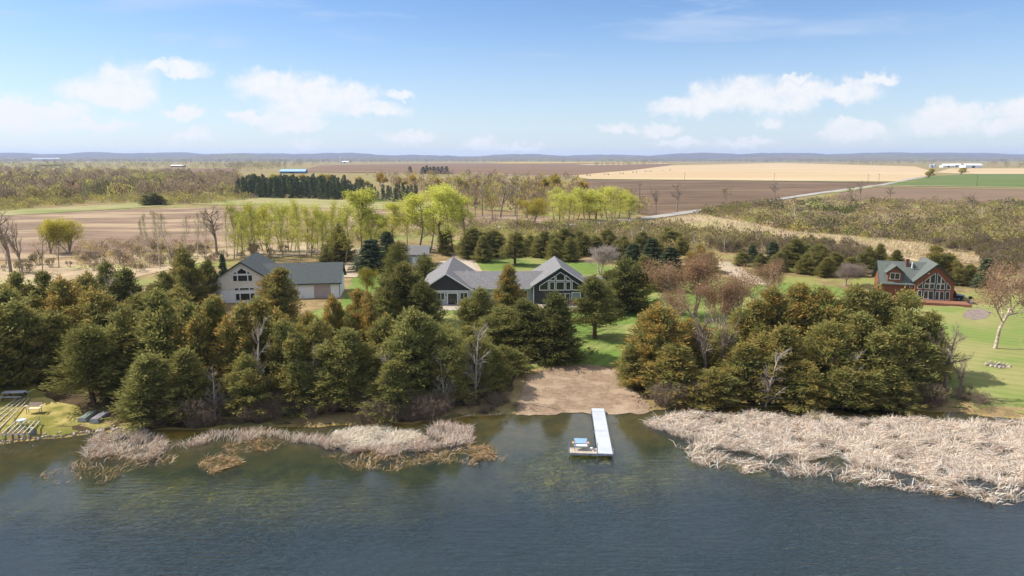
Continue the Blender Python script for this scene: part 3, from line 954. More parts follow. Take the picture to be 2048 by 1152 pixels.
def decid(name, seed, H=12.0, stems=1, lean=0.08, trunk_r=0.16, levels=((9, 0.3, 40, 0.42, 0.5), (5, 0.25, 38, 0.5, 0.5), (4, 0.2, 38, 0.55, 0.55)),
          up=0.12, leaves=4, lsize=(0.16, 0.28), lw=0.07, bark=None, leaf=None, trunk_frac=0.72, hang=0.0, lspread=0.12, joined=False, thick=1.0):
    rng = np.random.default_rng(seed)
    n = stems
    P0 = np.column_stack([rng.normal(0, 0.12, n), rng.normal(0, 0.12, n), np.full(n, -0.2)]) * (0 if n == 1 else 1)
    P0[:, 2] = -0.2
    D = unit(np.column_stack([rng.normal(0, lean, n), rng.normal(0, lean, n), np.ones(n)]))
    L = H * trunk_frac * rng.uniform(0.8, 1.05, n)
    if n == 1:
        L[:] = H * trunk_frac
    R = np.full(n, trunk_r) / math.sqrt(n) ** 0.7
    segs, mid, end, D2 = branching(rng, P0, D, L, R, levels, up)
    parts = []
    for (a, b, ra, rb, li) in segs:
        parts.append(sticks(a, b, ra * thick, rb * thick, 6 if li == 0 else (4 if li == 1 else 3)))
    tv, tf = join(parts)
    tv[:, 2] = np.maximum(tv[:, 2], -0.2)
    crown = None
    if leaves:
        k = leaves
        u = rng.uniform(0, 1, (len(mid), k, 1))
        pos = mid[:, None] + (end - mid)[:, None] * u + rng.normal(0, lspread, (len(mid), k, 3))
        dr = D2[:, None] * 0.5 + rng.normal(0, 0.7, pos.shape) + np.array([0, 0, -hang])
        pos, dr = pos.reshape(-1, 3), dr.reshape(-1, 3)
        N = len(pos)
        V, F = leafq(pos, dr, rng.uniform(*lsize, N), rng.uniform(0.7, 1.3, N) * lw, rng)
        V[:, 2] = np.maximum(V[:, 2], 0.05)
        tint = rng.uniform(0, 1, N)
        if joined:
            V2, F2 = join([(V, F), (tv, tf)])
            return mesh_np(name, V2, F2, [leaf, bark], np.concatenate([np.zeros(len(F)), np.ones(len(tf))]), attrs={'tint': np.concatenate([tint, np.zeros(len(tf))])})
        crown = mesh_np(name + '_crown', V, F, [leaf], attrs={'tint': tint})
    trunk = mesh_np(name + '_trunk', tv, tf, [bark or m_greybark])
    if joined:
        return trunk
    zt = tv[:, 2].max()
    rad = float(np.percentile(np.hypot(tv[:, 0], tv[:, 1]), 97))
    return trunk, crown, float(zt), rad


def bush(name, seed, H=3.0, R=1.9, stems=46, twigs=6, buds=5, leaf=None, bark=None, rs=0.022, lsize=(0.14, 0.3), lw=0.07, rnd=1.0):
    """many-stemmed shrub, one mesh: twigs and buds"""
    rng = np.random.default_rng(seed)
    a = rng.uniform(0, 6.283, stems)
    q = np.sqrt(rng.uniform(0, 1, stems))
    P = np.column_stack([np.cos(a) * q * R * 0.35, np.sin(a) * q * R * 0.35, np.zeros(stems)])
    hh = H * np.sqrt(np.clip(1 - 0.75 * q ** 2, 0.1, 1)) * rng.uniform(0.8, 1.05, stems)
    E = np.column_stack([np.cos(a) * q * R, np.sin(a) * q * R, hh])
    M = P * 0.5 + E * 0.5 + rng.normal(0, 0.1, E.shape) + np.array([0, 0, 0.12 * H])
    parts = [sticks(P, M, rs, rs * 0.8), sticks(M, E, rs * 0.8, rs * 0.4)]
    t = rng.uniform(0.2, 0.9, (stems, twigs, 1))
    A = M[:, None] + (E - M)[:, None] * t
    D = unit((E - M)[:, None] * 0.8 / H + rng.normal(0, 0.5, (stems, twigs, 3)) + np.array([0, 0, 0.3]))
    B = A + D * rng.uniform(0.12, 0.28, (stems, twigs, 1)) * H
    A, B = A.reshape(-1, 3), B.reshape(-1, 3)
    parts.append(sticks(A, B, rs * 0.55, rs * 0.3))
    tv, tf = join(parts)
    u = rng.uniform(0.1, 1.0, (len(A), buds, 1))
    pos = (A[:, None] + (B - A)[:, None] * u + rng.normal(0, 0.07, (len(A), buds, 3))).reshape(-1, 3)
    N = len(pos)
    if N:
        V, F = leafq(pos, rng.normal(0, 0.6, (N, 3)) + np.array([0, 0, 0.5]), rng.uniform(*lsize, N), rng.uniform(0.6, 1.3, N) * lw, rng)
        V2, F2 = join([(V, F), (tv, tf)])
        mi = np.concatenate([np.zeros(len(F)), np.ones(len(tf))])
        tint = np.concatenate([rng.uniform(0, 1, N), np.zeros(len(tf))])
    else:
        V2, F2, mi, tint = tv, tf, np.ones(len(tf)), np.zeros(len(tf))
    V2[:, 2] = np.maximum(V2[:, 2], 0.0)
    return mesh_np(name, V2, F2, [leaf or m_bud, bark or m_twig], mi, attrs={'tint': tint})


def plant(name, proto, loc, label, cat, group=None, h=None, r=None, rz=None, rng=None, rust=0.0, shade=1.0, hue=0.0):
    """a tree: Empty at its foot, trunk and crown as parts; copies share mesh data"""
    trunk, crown, H, R = proto
    sz = (h or H) / H
    sx = (r or R) / R
    if rz is None:
        rz = random.uniform(0, 6.28)
    e = empty(name, (loc[0], loc[1], loc[2] - 0.02), rz, (sx, sx, sz))
    e.rotation_euler = (random.gauss(0, .035), random.gauss(0, .035), rz)
    link('trunk', trunk, e)
    if crown is not None:
        c = link('crown', crown, e)
        c['rust'] = float(rust) * 0.9
        c['shade'] = float(shade)
        c['hue'] = float(hue)
    tag(e, label, cat, group)
    return e


def single(name, mesh, loc, label, cat, group, s=(1, 1, 1), rz=None, shade=1.0, hue=0.0, rust=0.0):
    o = link(name, mesh, None, loc, random.uniform(0, 6.28) if rz is None else rz, s)
    o['shade'] = float(shade)
    o['hue'] = float(hue)
    o['rust'] = float(rust)
    tag(o, label, cat, group)
    return o


_one = ['', 'first', 'second', 'third', 'fourth', 'fifth', 'sixth', 'seventh', 'eighth', 'ninth', 'tenth', 'eleventh', 'twelfth', 'thirteenth', 'fourteenth',
        'fifteenth', 'sixteenth', 'seventeenth', 'eighteenth', 'nineteenth']
_ten = ['', '', 'twent', 'thirt', 'fort', 'fift', 'sixt']
ORD = _one + [(_ten[n // 10] + 'ieth') if n % 10 == 0 else (_ten[n // 10] + 'y-' + _one[n % 10]) for n in range(20, 70)]
random.seed(7)
CED = [cedar('cedar_a', 1, power=0.95, leaders=4), cedar('cedar_b', 2, power=0.85, leaders=5), cedar('cedar_c', 3, power=1.1, R=2.2, leaders=3),
       cedar('cedar_d', 4, power=0.95, low=0.06, clump=1.2, leaders=4), cedar('cedar_e', 5, power=1.02, ang=(10, 55), leaders=1),
       cedar('cedar_f', 6, power=0.9, R=2.7, leaders=5), cedar('cedar_h', 9, power=1.0, leaders=4, n=240, m=72)]
CED_T = [cedar('cedar_g', 8, power=0.8, low=0.24, n=150, m=70, ang=(-4, 40), clump=1.1, leaders=1, rise=.25)]      # bare lower trunk
PINE = [cedar('pine_a', 21, power=0.55, low=0.15, n=110, m=90, ang=(5, 40), spread=0.36, spray=(0.2, 0.4), wid=0.05, leaf=m_pine, leaders=2),
        cedar('pine_b', 22, power=0.7, low=0.08, n=110, m=85, ang=(5, 50), spread=0.32, spray=(0.2, 0.38), wid=0.055, leaf=m_pine, leaders=2)]
PINE_T = [cedar('pine_c', 24, power=0.6, low=0.27, n=120, m=95, ang=(-5, 40), spread=0.34, spray=(0.2, 0.4), wid=0.045, leaf=m_pine, leaders=2, rise=.3)]
SPR = [spruce('spruce_a', 31), spruce('spruce_b', 32, R=2.6, per=14)]

RNG = np.random.default_rng(77)
# ------------------------------------------------------------------ evergreens near the lake
def put(kind, name, lab, cat, group, px, top, Y, wpx, rust=0.0, shade=1.0, proto=None, k=0):
    loc = atY(px, Y)
    h = top_z(top, Y) - loc.z
    r = wpx * Y / F_PX / 2 * (1.36 if Y < 92 else (1.15 if Y < 125 else 1.36))
    pr = kind[(k * 5 + int(abs(px))) % len(kind)] if proto is None else proto
    return plant(name, pr, loc, lab, cat, group, h=h, r=r, rust=rust, shade=shade)


def tone(rust, shade):
    if rust >= 0.7:
        return 'rust-tipped'
    if rust >= 0.42:
        return 'green-and-rust'
    if shade < 0.85:
        return 'dark green'
    return 'olive green'


def row(specs, kind, name, place, cat, group, dY=0.0):
    specs = sorted(specs, key=lambda s: s[0])
    for i, s in enumerate(specs):
        px, top, Y, w, ru = s[:5]
        sh = s[5] if len(s) > 5 else 1.0
        lab = f'{tone(ru, sh)} {cat}, {ORD[i + 1]} from the left {place}'
        put(kind, name, lab, cat, group, px, top, Y + dY, w, ru, sh, k=i)


# front row left of the beach
row([(-45, 600, 75, 170, .3), (45, 604, 77, 140, .3), (255, 612, 75, 140, .25), (325, 588, 74, 150, .2), (300, 712, 67.4, 140, .15), (400, 602, 74, 115, .7), (445, 596, 75, 115, .95), (487, 612, 73, 115, .75),
     (534, 597, 75, 130, .65), (575, 642, 72, 120, .35), (640, 640, 74, 120, .3), (700, 662, 71.5, 140, .2), (770, 630, 75, 115, .4), (830, 621, 73, 180, .12, 1.05), (900, 662, 73, 110, .2),
     (600, 722, 70, 110, .25), (500, 705, 69.5, 120, .35), (792, 722, 70, 120, .2), (385, 700, 68.8, 120, .3)],
    CED, 'red_cedar', 'along the shore left of the beach', 'cedar', 'cedars along the shore left of the beach', dY=-1.3)
# second row left of the beach
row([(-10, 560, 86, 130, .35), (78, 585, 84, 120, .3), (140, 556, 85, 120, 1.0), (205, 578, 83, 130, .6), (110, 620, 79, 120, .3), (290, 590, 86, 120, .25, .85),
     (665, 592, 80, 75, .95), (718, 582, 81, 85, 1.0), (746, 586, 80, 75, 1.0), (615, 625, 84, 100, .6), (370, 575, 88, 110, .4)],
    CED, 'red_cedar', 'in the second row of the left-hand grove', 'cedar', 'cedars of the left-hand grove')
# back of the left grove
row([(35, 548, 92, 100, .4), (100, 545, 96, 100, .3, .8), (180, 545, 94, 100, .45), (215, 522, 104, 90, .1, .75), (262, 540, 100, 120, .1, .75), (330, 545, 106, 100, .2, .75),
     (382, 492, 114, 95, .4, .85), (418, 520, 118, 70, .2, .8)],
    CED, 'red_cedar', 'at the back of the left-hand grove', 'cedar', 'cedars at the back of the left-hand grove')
# right of the beach
row([(1312, 612, 78, 160, 1.0), (1380, 642, 80, 130, .8), (1345, 692, 74, 145, .5), (1440, 662, 77, 140, .4), (1265, 690, 76.5, 75, .5)],
    CED, 'red_cedar', 'in the clump beside the beach', 'cedar', 'cedars right of the beach')
row([(1500, 602, 81, 120, .7), (1535, 578, 82, 120, .85), (1590, 573, 82, 125, .85), (1640, 580, 81, 120, .65), (1690, 572, 82, 125, .5), (1745, 574, 81, 130, .4), (1800, 586, 80, 130, .3), (1850, 626, 78, 100, .28)],
    CED, 'red_cedar', 'along the crest of the right-hand grove', 'cedar', 'cedars of the right-hand grove, back')
row([(1560, 652, 75, 145, .55), (1640, 642, 75.5, 150, .4), (1720, 626, 76, 150, .28), (1800, 642, 75, 140, .22), (1490, 690, 74, 130, .45), (1600, 722, 72.4, 125, .45), (1700, 722, 72.4, 130, .3), (1780, 736, 72, 115, .28), (1420, 735, 72.6, 110, .4)],
    CED, 'red_cedar', 'in the front of the right-hand grove', 'cedar', 'cedars of the right-hand grove, front', dY=-1.2)
# single trees round the houses
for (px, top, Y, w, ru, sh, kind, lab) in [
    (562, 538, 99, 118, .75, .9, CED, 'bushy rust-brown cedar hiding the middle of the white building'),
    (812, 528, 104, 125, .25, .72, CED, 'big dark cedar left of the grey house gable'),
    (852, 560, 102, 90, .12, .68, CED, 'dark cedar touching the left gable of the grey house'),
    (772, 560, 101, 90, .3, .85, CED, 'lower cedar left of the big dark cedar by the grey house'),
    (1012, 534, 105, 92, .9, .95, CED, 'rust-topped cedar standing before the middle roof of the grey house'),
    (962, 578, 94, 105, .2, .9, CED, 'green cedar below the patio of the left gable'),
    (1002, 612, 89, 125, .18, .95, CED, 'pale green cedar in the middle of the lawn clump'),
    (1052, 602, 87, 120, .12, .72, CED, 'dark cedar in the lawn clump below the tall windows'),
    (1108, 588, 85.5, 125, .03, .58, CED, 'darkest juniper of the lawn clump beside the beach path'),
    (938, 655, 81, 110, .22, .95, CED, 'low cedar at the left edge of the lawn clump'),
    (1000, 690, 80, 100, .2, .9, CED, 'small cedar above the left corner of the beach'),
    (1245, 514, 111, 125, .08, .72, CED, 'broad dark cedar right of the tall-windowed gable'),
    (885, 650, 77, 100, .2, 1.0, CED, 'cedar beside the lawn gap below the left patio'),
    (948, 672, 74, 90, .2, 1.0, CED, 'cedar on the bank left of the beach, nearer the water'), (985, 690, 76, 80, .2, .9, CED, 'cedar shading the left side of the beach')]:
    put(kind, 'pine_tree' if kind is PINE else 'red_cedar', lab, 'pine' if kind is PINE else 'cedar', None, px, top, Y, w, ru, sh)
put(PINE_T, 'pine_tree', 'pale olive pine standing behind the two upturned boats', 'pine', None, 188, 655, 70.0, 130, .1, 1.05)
put(CED_T, 'red_cedar', 'lone cedar with a bare trunk on the lawn behind the beach', 'cedar', None, 1190, 556, 94.8, 125, .15, .75)

# behind the houses
row([(680, 450, 168, 60, .35, .8), (650, 492, 150, 36, .3, .8)], CED, 'red_cedar', 'beside the gravel drive behind the white building', 'cedar', None)
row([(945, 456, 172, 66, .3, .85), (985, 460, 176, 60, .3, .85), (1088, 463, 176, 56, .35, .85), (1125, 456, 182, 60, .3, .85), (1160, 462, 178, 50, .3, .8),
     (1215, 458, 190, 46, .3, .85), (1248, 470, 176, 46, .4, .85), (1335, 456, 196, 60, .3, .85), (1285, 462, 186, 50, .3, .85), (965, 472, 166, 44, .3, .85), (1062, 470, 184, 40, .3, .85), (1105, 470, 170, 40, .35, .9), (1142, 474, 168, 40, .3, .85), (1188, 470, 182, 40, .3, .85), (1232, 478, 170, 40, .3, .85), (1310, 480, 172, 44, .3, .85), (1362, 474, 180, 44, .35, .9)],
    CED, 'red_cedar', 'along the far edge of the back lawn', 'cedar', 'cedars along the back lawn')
put(CED_T, 'red_cedar', 'cedar with a clear trunk on the striped back lawn', 'cedar', None, 1030, 466, 162, 64, .3, .85)
row([(1262, 484, 140, 56, .1, .8), (1302, 474, 150, 58, .1, .8), (1340, 492, 144, 60, .15, .8)], SPR, 'spruce', 'in the dark stand right of the grey house', 'spruce', 'spruces right of the grey house')
row([(1288, 512, 132, 60, .55, .8), (1395, 490, 152, 56, 1.0), (1420, 505, 150, 40, .5, .85), (1325, 530, 128, 50, .3, .75)], CED, 'red_cedar', 'among the spruces right of the grey house', 'cedar', 'cedars among the spruces')
row([(1505, 489, 165, 30, .1, .8), (1545, 482, 165, 36, .1, .85), (1970, 514, 132, 40, .05, 1.0)], SPR, 'spruce', 'of the small spruces near the red house', 'spruce', 'small spruces near the red house')
row([(1588, 478, 158, 62, .25, .8), (1632, 488, 152, 60, .4, .9), (1668, 505, 148, 46, .3, .85), (1700, 515, 146, 50, .4, .85), (1732, 492, 150, 42, .2, .8),
     (1758, 488, 152, 40, .25, .85), (1790, 500, 158, 36, .3, .85), (1868, 492, 140, 72, .7, .9), (1560, 505, 152, 40, .2, .8), (1908, 520, 136, 50, .5, .95), (1610, 505, 148, 40, .3, .85), (1650, 515, 144, 40, .35, .85), (1520, 505, 156, 34, .2, .8), (1480, 500, 160, 34, .2, .85), (1940, 528, 140, 36, .4, .9)],
    CED, 'red_cedar', 'in the belt behind the red house', 'cedar', 'cedars behind the red house')
row([(742, 476, 152, 70, .05, .8), (775, 460, 158, 50, .05, .8)], SPR, 'spruce', 'in the dark pair behind the white building', 'spruce', None)
row([(802, 484, 142, 62, .0, .95), (850, 508, 136, 52, .0, .95), (893, 458, 178, 40, .0, .62)], PINE, 'pine_tree', 'of the pines by the small grey garage', 'pine', None)
row([(448, 505, 130, 22, .0, .9)], SPR, 'spruce', 'beside the peak of the white building', 'spruce', None)
put(CED, 'red_cedar', 'round dark cedar alone at the edge of the ploughed field', 'cedar', None, 308, 386, 372, 46, .15, .75)

# ------------------------------------------------------------------ trees coming into leaf
ASP = [decid('aspen_a', 41, H=13, leaves=7, lsize=(0.16, 0.34), lw=0.075, bark=m_aspen_bark, leaf=m_aspen, lspread=0.36, levels=((17, 0.14, 34, 0.26, 0.4), (5, 0.2, 38, 0.5, 0.5), (3, 0.2, 40, 0.6, 0.6)), up=0.2, trunk_frac=0.92, trunk_r=0.11),
       decid('aspen_b', 42, H=13, leaves=7, lsize=(0.16, 0.34), lw=0.075, bark=m_aspen_bark, leaf=m_aspen, lspread=0.36, levels=((17, 0.14, 30, 0.24, 0.4), (5, 0.2, 38, 0.5, 0.5), (3, 0.2, 40, 0.6, 0.6)), up=0.22, trunk_frac=0.92, trunk_r=0.11, lean=0.12)]
POP = [decid('poplar_a', 43, H=17, leaves=12, lsize=(0.22, 0.45), lw=0.11, bark=m_aspen_bark, leaf=m_aspen, lspread=0.42, levels=((13, 0.3, 38, 0.36, 0.45), (6, 0.2, 40, 0.5, 0.5), (4, 0.2, 42, 0.55, 0.6)), up=0.16, trunk_frac=0.82, trunk_r=0.2, lean=0.14),
       decid('poplar_b', 44, H=17, leaves=12, lsize=(0.22, 0.45), lw=0.11, bark=m_aspen_bark, leaf=m_aspen, lspread=0.42, levels=((12, 0.35, 42, 0.38, 0.45), (6, 0.2, 40, 0.5, 0.5), (4, 0.2, 42, 0.55, 0.6)), up=0.14, trunk_frac=0.8, trunk_r=0.2, lean=0.2)]
BARE = [decid('bare_a', 51, H=13, leaves=0, bark=m_greybark, levels=((10, 0.3, 42, 0.48, 0.5), (7, 0.25, 40, 0.5, 0.5), (7, 0.2, 40, 0.55, 0.5)), thick=2.0),
        decid('bare_b', 52, H=13, leaves=0, stems=2, lean=0.16, bark=m_greybark, levels=((9, 0.25, 40, 0.46, 0.5), (7, 0.25, 40, 0.5, 0.5), (6, 0.2, 40, 0.55, 0.5)), thick=2.0),
        decid('bare_c', 53, H=13, leaves=3, lsize=(0.15, 0.3), lw=0.07, leaf=m_bud, bark=m_greybark, levels=((9, 0.3, 42, 0.46, 0.5), (6, 0.25, 40, 0.5, 0.5), (5, 0.2, 40, 0.55, 0.5)), thick=1.3)]
WHITE = [decid('white_birch_a', 54, H=13, leaves=6, lsize=(0.15, 0.28), lw=0.05, lspread=.3, thick=2.0, leaf=m_bud, bark=m_white, levels=((10, 0.35, 35, 0.36, 0.4), (5, 0.25, 40, 0.5, 0.5), (4, 0.2, 40, 0.55, 0.5)), trunk_frac=0.88, trunk_r=0.12, up=0.18)]
BIR = [decid('river_birch_a', 55, H=10, stems=5, lean=0.3, leaves=9, lsize=(0.12, 0.24), lw=0.05, lspread=.34, leaf=m_salmon, bark=m_birch, trunk_r=0.15, levels=((8, 0.3, 36, 0.46, 0.5), (6, 0.2, 40, 0.5, 0.5), (5, 0.2, 42, 0.55, 0.5)), trunk_frac=0.66),
       decid('river_birch_b', 56, H=10, stems=4, lean=0.3, leaves=6, lsize=(0.12, 0.22), lw=0.042, lspread=.34, leaf=m_salmon, bark=m_birch, trunk_r=0.17, levels=((8, 0.3, 38, 0.5, 0.5), (6, 0.2, 40, 0.5, 0.5), (5, 0.2, 42, 0.55, 0.5)), trunk_frac=0.62)]
BIRT = [decid('lawn_birch', 59, H=9, stems=1, lean=0.05, leaves=4, lsize=(0.1, 0.2), lw=0.036, lspread=.3, leaf=m_salmon, bark=m_birch, trunk_r=0.14, levels=((6, 0.6, 52, 1.15, 0.6), (7, 0.25, 40, 0.52, 0.5), (6, 0.2, 40, 0.5, 0.5), (4, 0.2, 40, 0.5, 0.5)), trunk_frac=0.36, up=0.1)]
WIL = [decid('willow_a', 57, H=12, stems=4, lean=0.35, leaves=13, lsize=(0.18, 0.4), lw=0.06, leaf=m_willow, bark=m_greybark, trunk_r=0.25, lspread=0.5, levels=((8, 0.3, 40, 0.5, 0.5), (6, 0.2, 42, 0.5, 0.5), (4, 0.2, 45, 0.6, 0.5)), trunk_frac=0.62, hang=0.35)]
DEAD = [decid('dead_a', 58, H=8, leaves=0, bark=m_dead, trunk_r=0.1, levels=((18, 0.15, 55, 0.34, 0.4), (7, 0.2, 42, 0.5, 0.5), (5, 0.2, 40, 0.5, 0.5)), trunk_frac=0.9, up=0.08, thick=1.7)]


def dput(kind, name, lab, cat, group, px, top, base=None, Y=None, wpx=None, hue=0.0, shade=1.0, k=0):
    loc = at(px, base) if Y is None else atY(px, Y)
    h = top_z(top, loc.y) - loc.z
    pr = kind[k % len(kind)]
    r = None
    if wpx:
        r = wpx * loc.y / F_PX / 2
    else:
        r = pr[3] * h / pr[2]
    return plant(name, pr, loc, lab, cat, group, h=h, r=r, hue=hue, shade=shade)


# the row of young aspens behind the white building
rr_ = np.random.default_rng(5)
xs_ = np.concatenate([np.linspace(470, 692, 34)]) + rr_.normal(0, 3, 34)
for i, x in enumerate(np.sort(xs_)):
    thin = 0.85 if x < 520 else 1.0
    dput(ASP, 'aspen_tree', f'slim aspen in first leaf, {ORD[i + 1]} from the left in the row behind the white building', 'aspen', 'aspens behind the white building',
         x, 406 + rr_.uniform(-6, 22), Y=rr_.uniform(162, 188), wpx=rr_.uniform(30, 52), hue=rr_.uniform(0, 0.5), shade=thin * rr_.uniform(.85, 1.), k=i)
for i, (x, top, Y, w, hu) in enumerate([(725, 392, 178, 62, .1), (752, 385, 182, 74, .05), (790, 410, 186, 50, .2), (815, 404, 190, 50, .15), (838, 392, 184, 60, .05), (862, 380, 188, 70, 0.),
                                        (888, 377, 184, 74, 0.), (908, 384, 180, 60, 0.), (925, 398, 186, 44, .1), (738, 440, 176, 56, .05)]):
    dput(POP, 'poplar_tree', f'bright lime-green poplar, {ORD[i + 1]} from the left in the clump by the drive' if i < 9 else 'low leafy poplar at the foot of the leftmost lime-green clump', 'poplar', 'lime-green poplars by the drive', x, top - 8, Y=Y, wpx=w * 1.5, hue=hu, shade=rr_.uniform(.95, 1.2), k=i)
xs_ = np.sort(np.linspace(1108, 1264, 21) + rr_.normal(0, 2.5, 21))
for i, x in enumerate(xs_):
    dput(ASP, 'aspen_tree', f'lime-green aspen, {ORD[i + 1]} from the left in the dense grove beside the road', 'aspen', 'aspens beside the road', x, 379 + rr_.uniform(-6, 12) + 12 * max(0, (x - 1230) / 35), Y=rr_.uniform(262, 292), wpx=rr_.uniform(40, 58), hue=rr_.uniform(0, .25), shade=rr_.uniform(.95, 1.2), k=i)
dput(WIL, 'willow_tree', 'round yellow weeping willow left of the lime-green grove by the road', 'willow', None, 1066, 397, base=450, wpx=74, hue=.15, shade=.85)
dput(WIL, 'willow_tree', 'yellow-green willow standing alone on the left ploughed field, left one', 'willow', None, 102, 438, base=508, wpx=66, shade=1.05)
dput(WIL, 'willow_tree', 'yellow-green willow standing alone on the left ploughed field, right one', 'willow', None, 138, 441, base=506, wpx=68, shade=1.05)
dput(WIL, 'willow_tree', 'yellow-green bush willow beside the lawn strip right of the white building', 'willow', None, 737, 535, Y=124, wpx=40, shade=.62, hue=.1)
# bare trees
for i, (x, top, base, w, kd) in enumerate([(22, 420, 545, 80, 0), (48, 430, 552, 60, 1), (85, 455, 540, 40, 2), (12, 470, 530, 40, 2), (118, 470, 535, 40, 2), (262, 490, 535, 40, 2), (240, 495, 530, 36, 0)]):
    dput(BARE, 'bare_tree', f'leafless grey tree, {ORD[i + 1]} of the scattered trees above the left-hand grove', 'bare tree', 'leafless trees above the left-hand grove', x, top, base=base, wpx=w, k=kd)
for i, (x, top, base, w) in enumerate([(300, 428, 535, 26), (320, 420, 538, 34), (345, 424, 530, 40), (362, 430, 532, 30), (395, 425, 520, 34), (412, 432, 516, 28), (455, 424, 516, 30), (470, 430, 520, 24), (484, 420, 514, 28), (280, 440, 530, 24)]):
    dput(WHITE, 'birch_tree', f'tall white-barked birch, {ORD[i + 1]} from the left before the ploughed field', 'birch', 'white-barked birches before the ploughed field', x, top, base=base, wpx=w)
dput(BARE, 'bare_tree', 'large dark leafless tree left of the aspen row', 'bare tree', None, 434, 408, base=510, wpx=70, k=0)
for i, (x, top, base, w, kd) in enumerate([(935, 352, 428, 50, 2), (965, 345, 432, 60, 2), (1000, 350, 435, 52, 0), (1030, 345, 430, 56, 2), (1055, 360, 425, 44, 2), (900, 360, 425, 40, 0), (985, 375, 440, 44, 2),
                                           (1080, 372, 422, 44, 2), (1140, 372, 420, 40, 2), (925, 375, 432, 40, 2), (870, 362, 420, 40, 2), (950, 372, 436, 44, 1)]):
    dput(BARE, 'bare_tree', f'tall leafless tree, {ORD[i + 1]} in the wood behind the lime-green poplars', 'bare tree', 'leafless trees behind the poplars', x, top, base=base, wpx=w, k=kd, hue=.2, shade=.9)
for i, (x, top, base, w, kd) in enumerate([(1205, 362, 432, 28, 0), (1258, 370, 436, 26, 0), (1312, 366, 428, 34, 1), (1353, 362, 424, 38, 0), (1452, 372, 414, 30, 2), (1550, 362, 396, 26, 0), (1700, 368, 408, 34, 2),
                                           (1720, 360, 406, 22, 0), (1780, 370, 404, 22, 0), (1945, 382, 418, 44, 1)]):
    dput(BARE, 'bare_tree', f'leafless tree, {ORD[i + 1]} of those along the dark fields right of the road', 'bare tree', 'leafless trees along the dark fields', x, top, base=base, wpx=w, k=kd, shade=.9)
for i, (x, top, base, w) in enumerate([(1592, 412, 452, 26), (1965, 408, 440, 26), (1448, 465, 505, 26), (1395, 462, 505, 22), (1280, 445, 490, 36), (1268, 450, 492, 26), (1522, 478, 512, 22)]):
    dput(WHITE, 'birch_tree', f'white leafless sapling, {ORD[i + 1]} of those scattered in the thicket', 'birch', 'white saplings in the thicket', x, top, base=base, wpx=w)
# birches and bare trees near the lake
dput(BIR, 'river_birch', 'wide birch with salmon-coloured buds left of the gravel path', 'birch', None, 1390, 508, Y=106, wpx=190, k=0)
dput(BIR, 'river_birch', 'birch with pale stems and pinkish buds beside the gravel path', 'birch', None, 1482, 530, Y=100, wpx=150, k=1)
dput(BIR, 'river_birch', 'lower birch with salmon buds in front of the wide one', 'birch', None, 1350, 575, Y=98, wpx=110, k=1, shade=.9)
dput(BIR, 'river_birch', 'birch rising behind the crest of the right-hand grove', 'birch', None, 1440, 560, Y=96, wpx=120, k=0, shade=.9)
dput(BIR, 'river_birch', 'pinkish birch between the gravel path and the red house', 'birch', None, 1545, 520, Y=124, wpx=80, k=0, shade=.85)
dput(BIRT, 'river_birch', 'thick-trunked birch with spreading pale limbs on the right-hand lawn', 'birch', None, 1990, 530, base=697)
dput(BIR, 'river_birch', 'birch partly beyond the right edge of the red house lawn', 'birch', None, 2060, 525, base=640, wpx=130, k=0, hue=.3)
dput(BIR, 'crab_apple', 'rounded pale pink-grey tree behind the tall-windowed gable', 'crab apple', None, 1200, 492, Y=148, wpx=104, k=0, hue=.95, shade=.95)
dput(BIR, 'crab_apple', 'pinkish-grey bushy tree left of the red house', 'crab apple', None, 1690, 525, Y=134, wpx=84, k=0, hue=.75, shade=.75)
for (x, top, base, w, kd, lab) in [(1412, 618, 776, 76, 0, 'bare grey sapling standing before the cedars beside the beach'), (1440, 622, 778, 70, 1, 'second bare sapling before the cedars beside the beach'),
                                   (1888, 640, 790, 90, 0, 'leafless tree at the right end of the right-hand grove'), (1918, 700, 800, 60, 1, 'low leafless tree at the lawn corner right of the grove')]:
    dput(BARE, 'bare_tree', lab, 'bare tree', None, x, top, base=base, wpx=w, k=kd)
for (x, top, Y, w, lab) in [(950, 640, 72.0, 90, 'dead grey conifer skeleton left of the lawn clump'), (515, 640, 68.6, 100, 'dead grey tree skeleton in the middle of the left grove'),
                            (222, 540, 98, 70, 'dead grey branches at the top of the left grove'), (890, 700, 68.6, 80, 'dead trunk leaning at the water behind the reeds'), (300, 580, 95, 60, 'grey dead cedar behind the left grove'), (610, 680, 68.8, 80, 'dead grey tree between the cedars below the white building'),
                            (1530, 690, 70.8, 90, 'dead grey tree at the left end of the right-hand grove'), (1685, 700, 70.6, 80, 'bare grey tree at the water in the middle of the right-hand grove'),
                            (785, 700, 67.8, 90, 'dead grey branches hanging over the water right of the left reeds'), (430, 740, 66.2, 80, 'low dead tree at the water behind the thin reed line')]:
    dput(DEAD, 'dead_tree', lab, 'dead tree', None, x, top, Y=Y, wpx=w)

